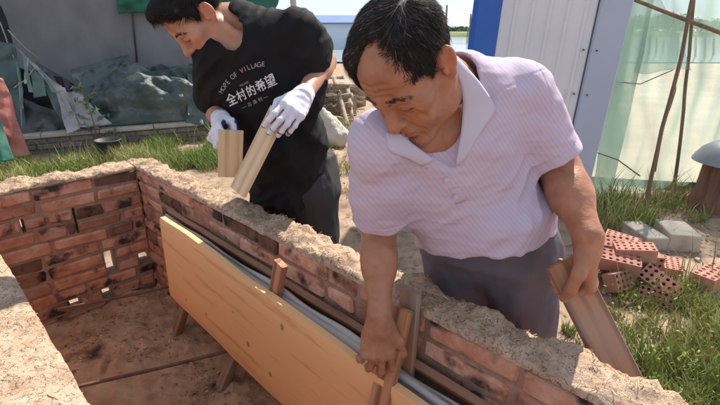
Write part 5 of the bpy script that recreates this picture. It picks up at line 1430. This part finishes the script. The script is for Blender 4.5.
    sh.ell(mid, (.152, .125, .20), Rt, .06); sh.cc(mid, P + vec(-.02, 0, -.10), .142, .160, .06); sh.rc((RS + LS) / 2, Nk - U * .01, .08, .066, .05)
    RH = RS + (RE - RS) * .78; LH = LS + (LE - LS) * .66
    sh.rc(RS, RS + (RH - RS) * .5, .064, .066, .04); sh.cc(RS + (RH - RS) * .3, RH, .066, .076, .03); sh.rc(LS, LS + (LH - LS) * .5, .064, .068, .04); sh.cc(LS + (LH - LS) * .2, LH, .064, .070, .03)
    sh.rc(RS - U * .09, ch - Lx * .08 - U * .06, .05, .07, .05); sh.rc(LS - U * .09, ch + Lx * .08 - U * .08, .05, .07, .06)
    for S0, H_, r in ((RS, RH, .066), (LS, LH, .061)):
        d = unit(H_ - S0); sh.cc(H_ - d * .06, H_ + d * .02, r - .014, r, .004, 's')
    sh.rc(LS + (Nk - LS) * .4, Nk + vec(.02, 0, -.015), .05, .056, .05); nb = Nk + (hb - Nk) * .3; sh.rc(nb + vec(-.005, -.01, -.02), hb + (hb - Nk) * .6, .062, .066, .006, 's'); sh.rc((RS + LS) / 2 + U * .045 + Fr * .04 - Lx * .04, hb, .055, .062, .006, 's')
    sh.half(P + vec(0, 0, -.085), (0, 0, -1), .4)
    def post(Q):
        l, u = (Q - ch) @ Lx.astype(np.float32), (Q - ch) @ U.astype(np.float32); low = smooth01((.02 - u) / .2)
        f1 = 1 - 2 * np.abs(noise(np.stack([l + .25 * u, u * .25, Q[:, 1] * .5], 1), 11, 3)); f2 = 1 - 2 * np.abs(noise(np.stack([l * .8 - u, u * .5 + l * .4, Q[:, 1] * .4], 1), 17, 7))
        return (-(f1 * .014 * (.1 + .9 * low) + f2 * .006 + crumple(Q, 9, 4) * .008 * (.3 + low) + noise(Q, 40, 9) * .0008)).astype(np.float32)
    sh.post = post
    V, F = sh.mesh(.0045, 1); shirt = mk("shirt", V, F, M, root, True)
    # the print on the chest
    M_print = mat("white_print", [(.62, .62, .64), (.72, .72, .74)], 60, .8)
    M_greyprint = mat("grey_print", [(.36, .34, .36), (.44, .42, .44)], 60, .8)
    def text_mesh(body_, bold=0.0):
        cu = bpy.data.curves.new("print_text", 'FONT'); cu.body = body_; cu.size = 1.0; cu.align_x = 'CENTER'; cu.resolution_u = 3; cu.offset = bold
        o = bpy.data.objects.new("print_text", cu); C.objects.link(o); dg = bpy.context.evaluated_depsgraph_get(); me = o.evaluated_get(dg).to_mesh()
        V = np.array([v.co[:2] for v in me.vertices]); Fc = [list(p.vertices) for p in me.polygons]
        o.evaluated_get(dg).to_mesh_clear(); bpy.data.objects.remove(o); bpy.data.curves.remove(cu)
        return V, Fc
    def lay(name, items, m):
        """items: (text, px position of its foot centre, px direction, px height, bold, shear)"""
        Vs, Fs, n = [], [], 0
        for txt, c0, ang, hgt, bold, wsc in items:
            V2, Fc = text_mesh(txt, bold)
            if len(V2) == 0: continue
            ca, sa = math.cos(ang), math.sin(ang); Vs.append(np.stack([c0[0] + (V2[:, 0] * ca * wsc + V2[:, 1] * sa) * hgt, c0[1] - (-V2[:, 0] * sa * wsc + V2[:, 1] * ca) * hgt * -1 * -1], 1) if False else
                      np.stack([c0[0] + (V2[:, 0] * wsc * ca - V2[:, 1] * sa) * hgt, c0[1] - (V2[:, 0] * wsc * sa + V2[:, 1] * ca) * hgt], 1))
            Fs += [[i + n for i in f] for f in Fc]; n += len(V2)
        px = np.concatenate(Vs); r = np.array([ray(u, v) for u, v in px]); r /= np.linalg.norm(r, axis=1)[:, None]
        Q, ok = sh.trace(EYE, r, 1.0); Q = Q + sh.normal(Q, .006) * .0032
        mk(name, Q, Fs, m, shirt, False)
    A0 = math.radians(25)
    arc = []
    word = "HOPE OF VILLAGE"
    for i, chh in enumerate(word):
        f = i / (len(word) - 1); a = math.radians(58) + (math.radians(8) - math.radians(58)) * f
        th = math.radians(151 - 56 * f); x = 267.5 + 50 * math.cos(th); y = 116 - 50 * math.sin(th); a = th - math.pi / 2
        if chh != " ": arc.append((chh, (x, y), a, 7.2, 0.0, .82))
    lay("print_arc", arc, M_greyprint)
    cj = "全村的希望"; big = []
    for i, chh in enumerate(cj):
        f = i / 4; big.append((chh, (234 + 38.5 * f, 103.5 - 18.5 * f), math.radians(25), (13.0, 12.0, 12.0, 13.0, 13.5)[i], .014, .80))
    lay("print_characters", big, M_print)
    lay("print_line", [("VILLAGE", (245, 84.5), A0, 2.6, 0.0, 1.0)], M_greyprint)
    lay("print_line", [("— 古 渔 村 —", (256, 103), A0, 4.6, 0.0, 1.0)], M_greyprint)
    trousers(root, P - vec(0, 0, .02), unit(vec(.80, -.6, 0)), unit(vec(-.6, -.8, 0)), [vec(-.33, 1.72, .45), vec(-.17, 1.69, .45)], [vec(-.34, 1.82, .08), vec(-.14, 1.80, .08)],
             mat("black_trousers", [(.018, .018, .022), (.03, .03, .035)], 7, .8, .3, 200, bdist=.003), .165, .10)
    shoe(root, (-.34, 1.82, 0), (-.6, -.8, 0), M_shoe); shoe(root, (-.14, 1.80, 0), (-.5, -.85, 0), M_shoe)
young_man()
b0, b1 = at_d(279, 110, 1.40), at_d(238, 192, 1.44)
board("board", b0, b1, at_d(262, 150, 1.36) - at_d(240, 150, 1.42), .075, .018, W_pale, "pale yellow board slanting down from the younger man's upper glove", "board", seed=21, n=20)
b2, b3 = at_d(231, 131, 1.42), at_d(230, 176, 1.50)
board("board", b2, b3, (1, .25, .1), .075, .018, W_pale, "short tan board held upright in the younger man's lower glove", "board", seed=22, n=16)
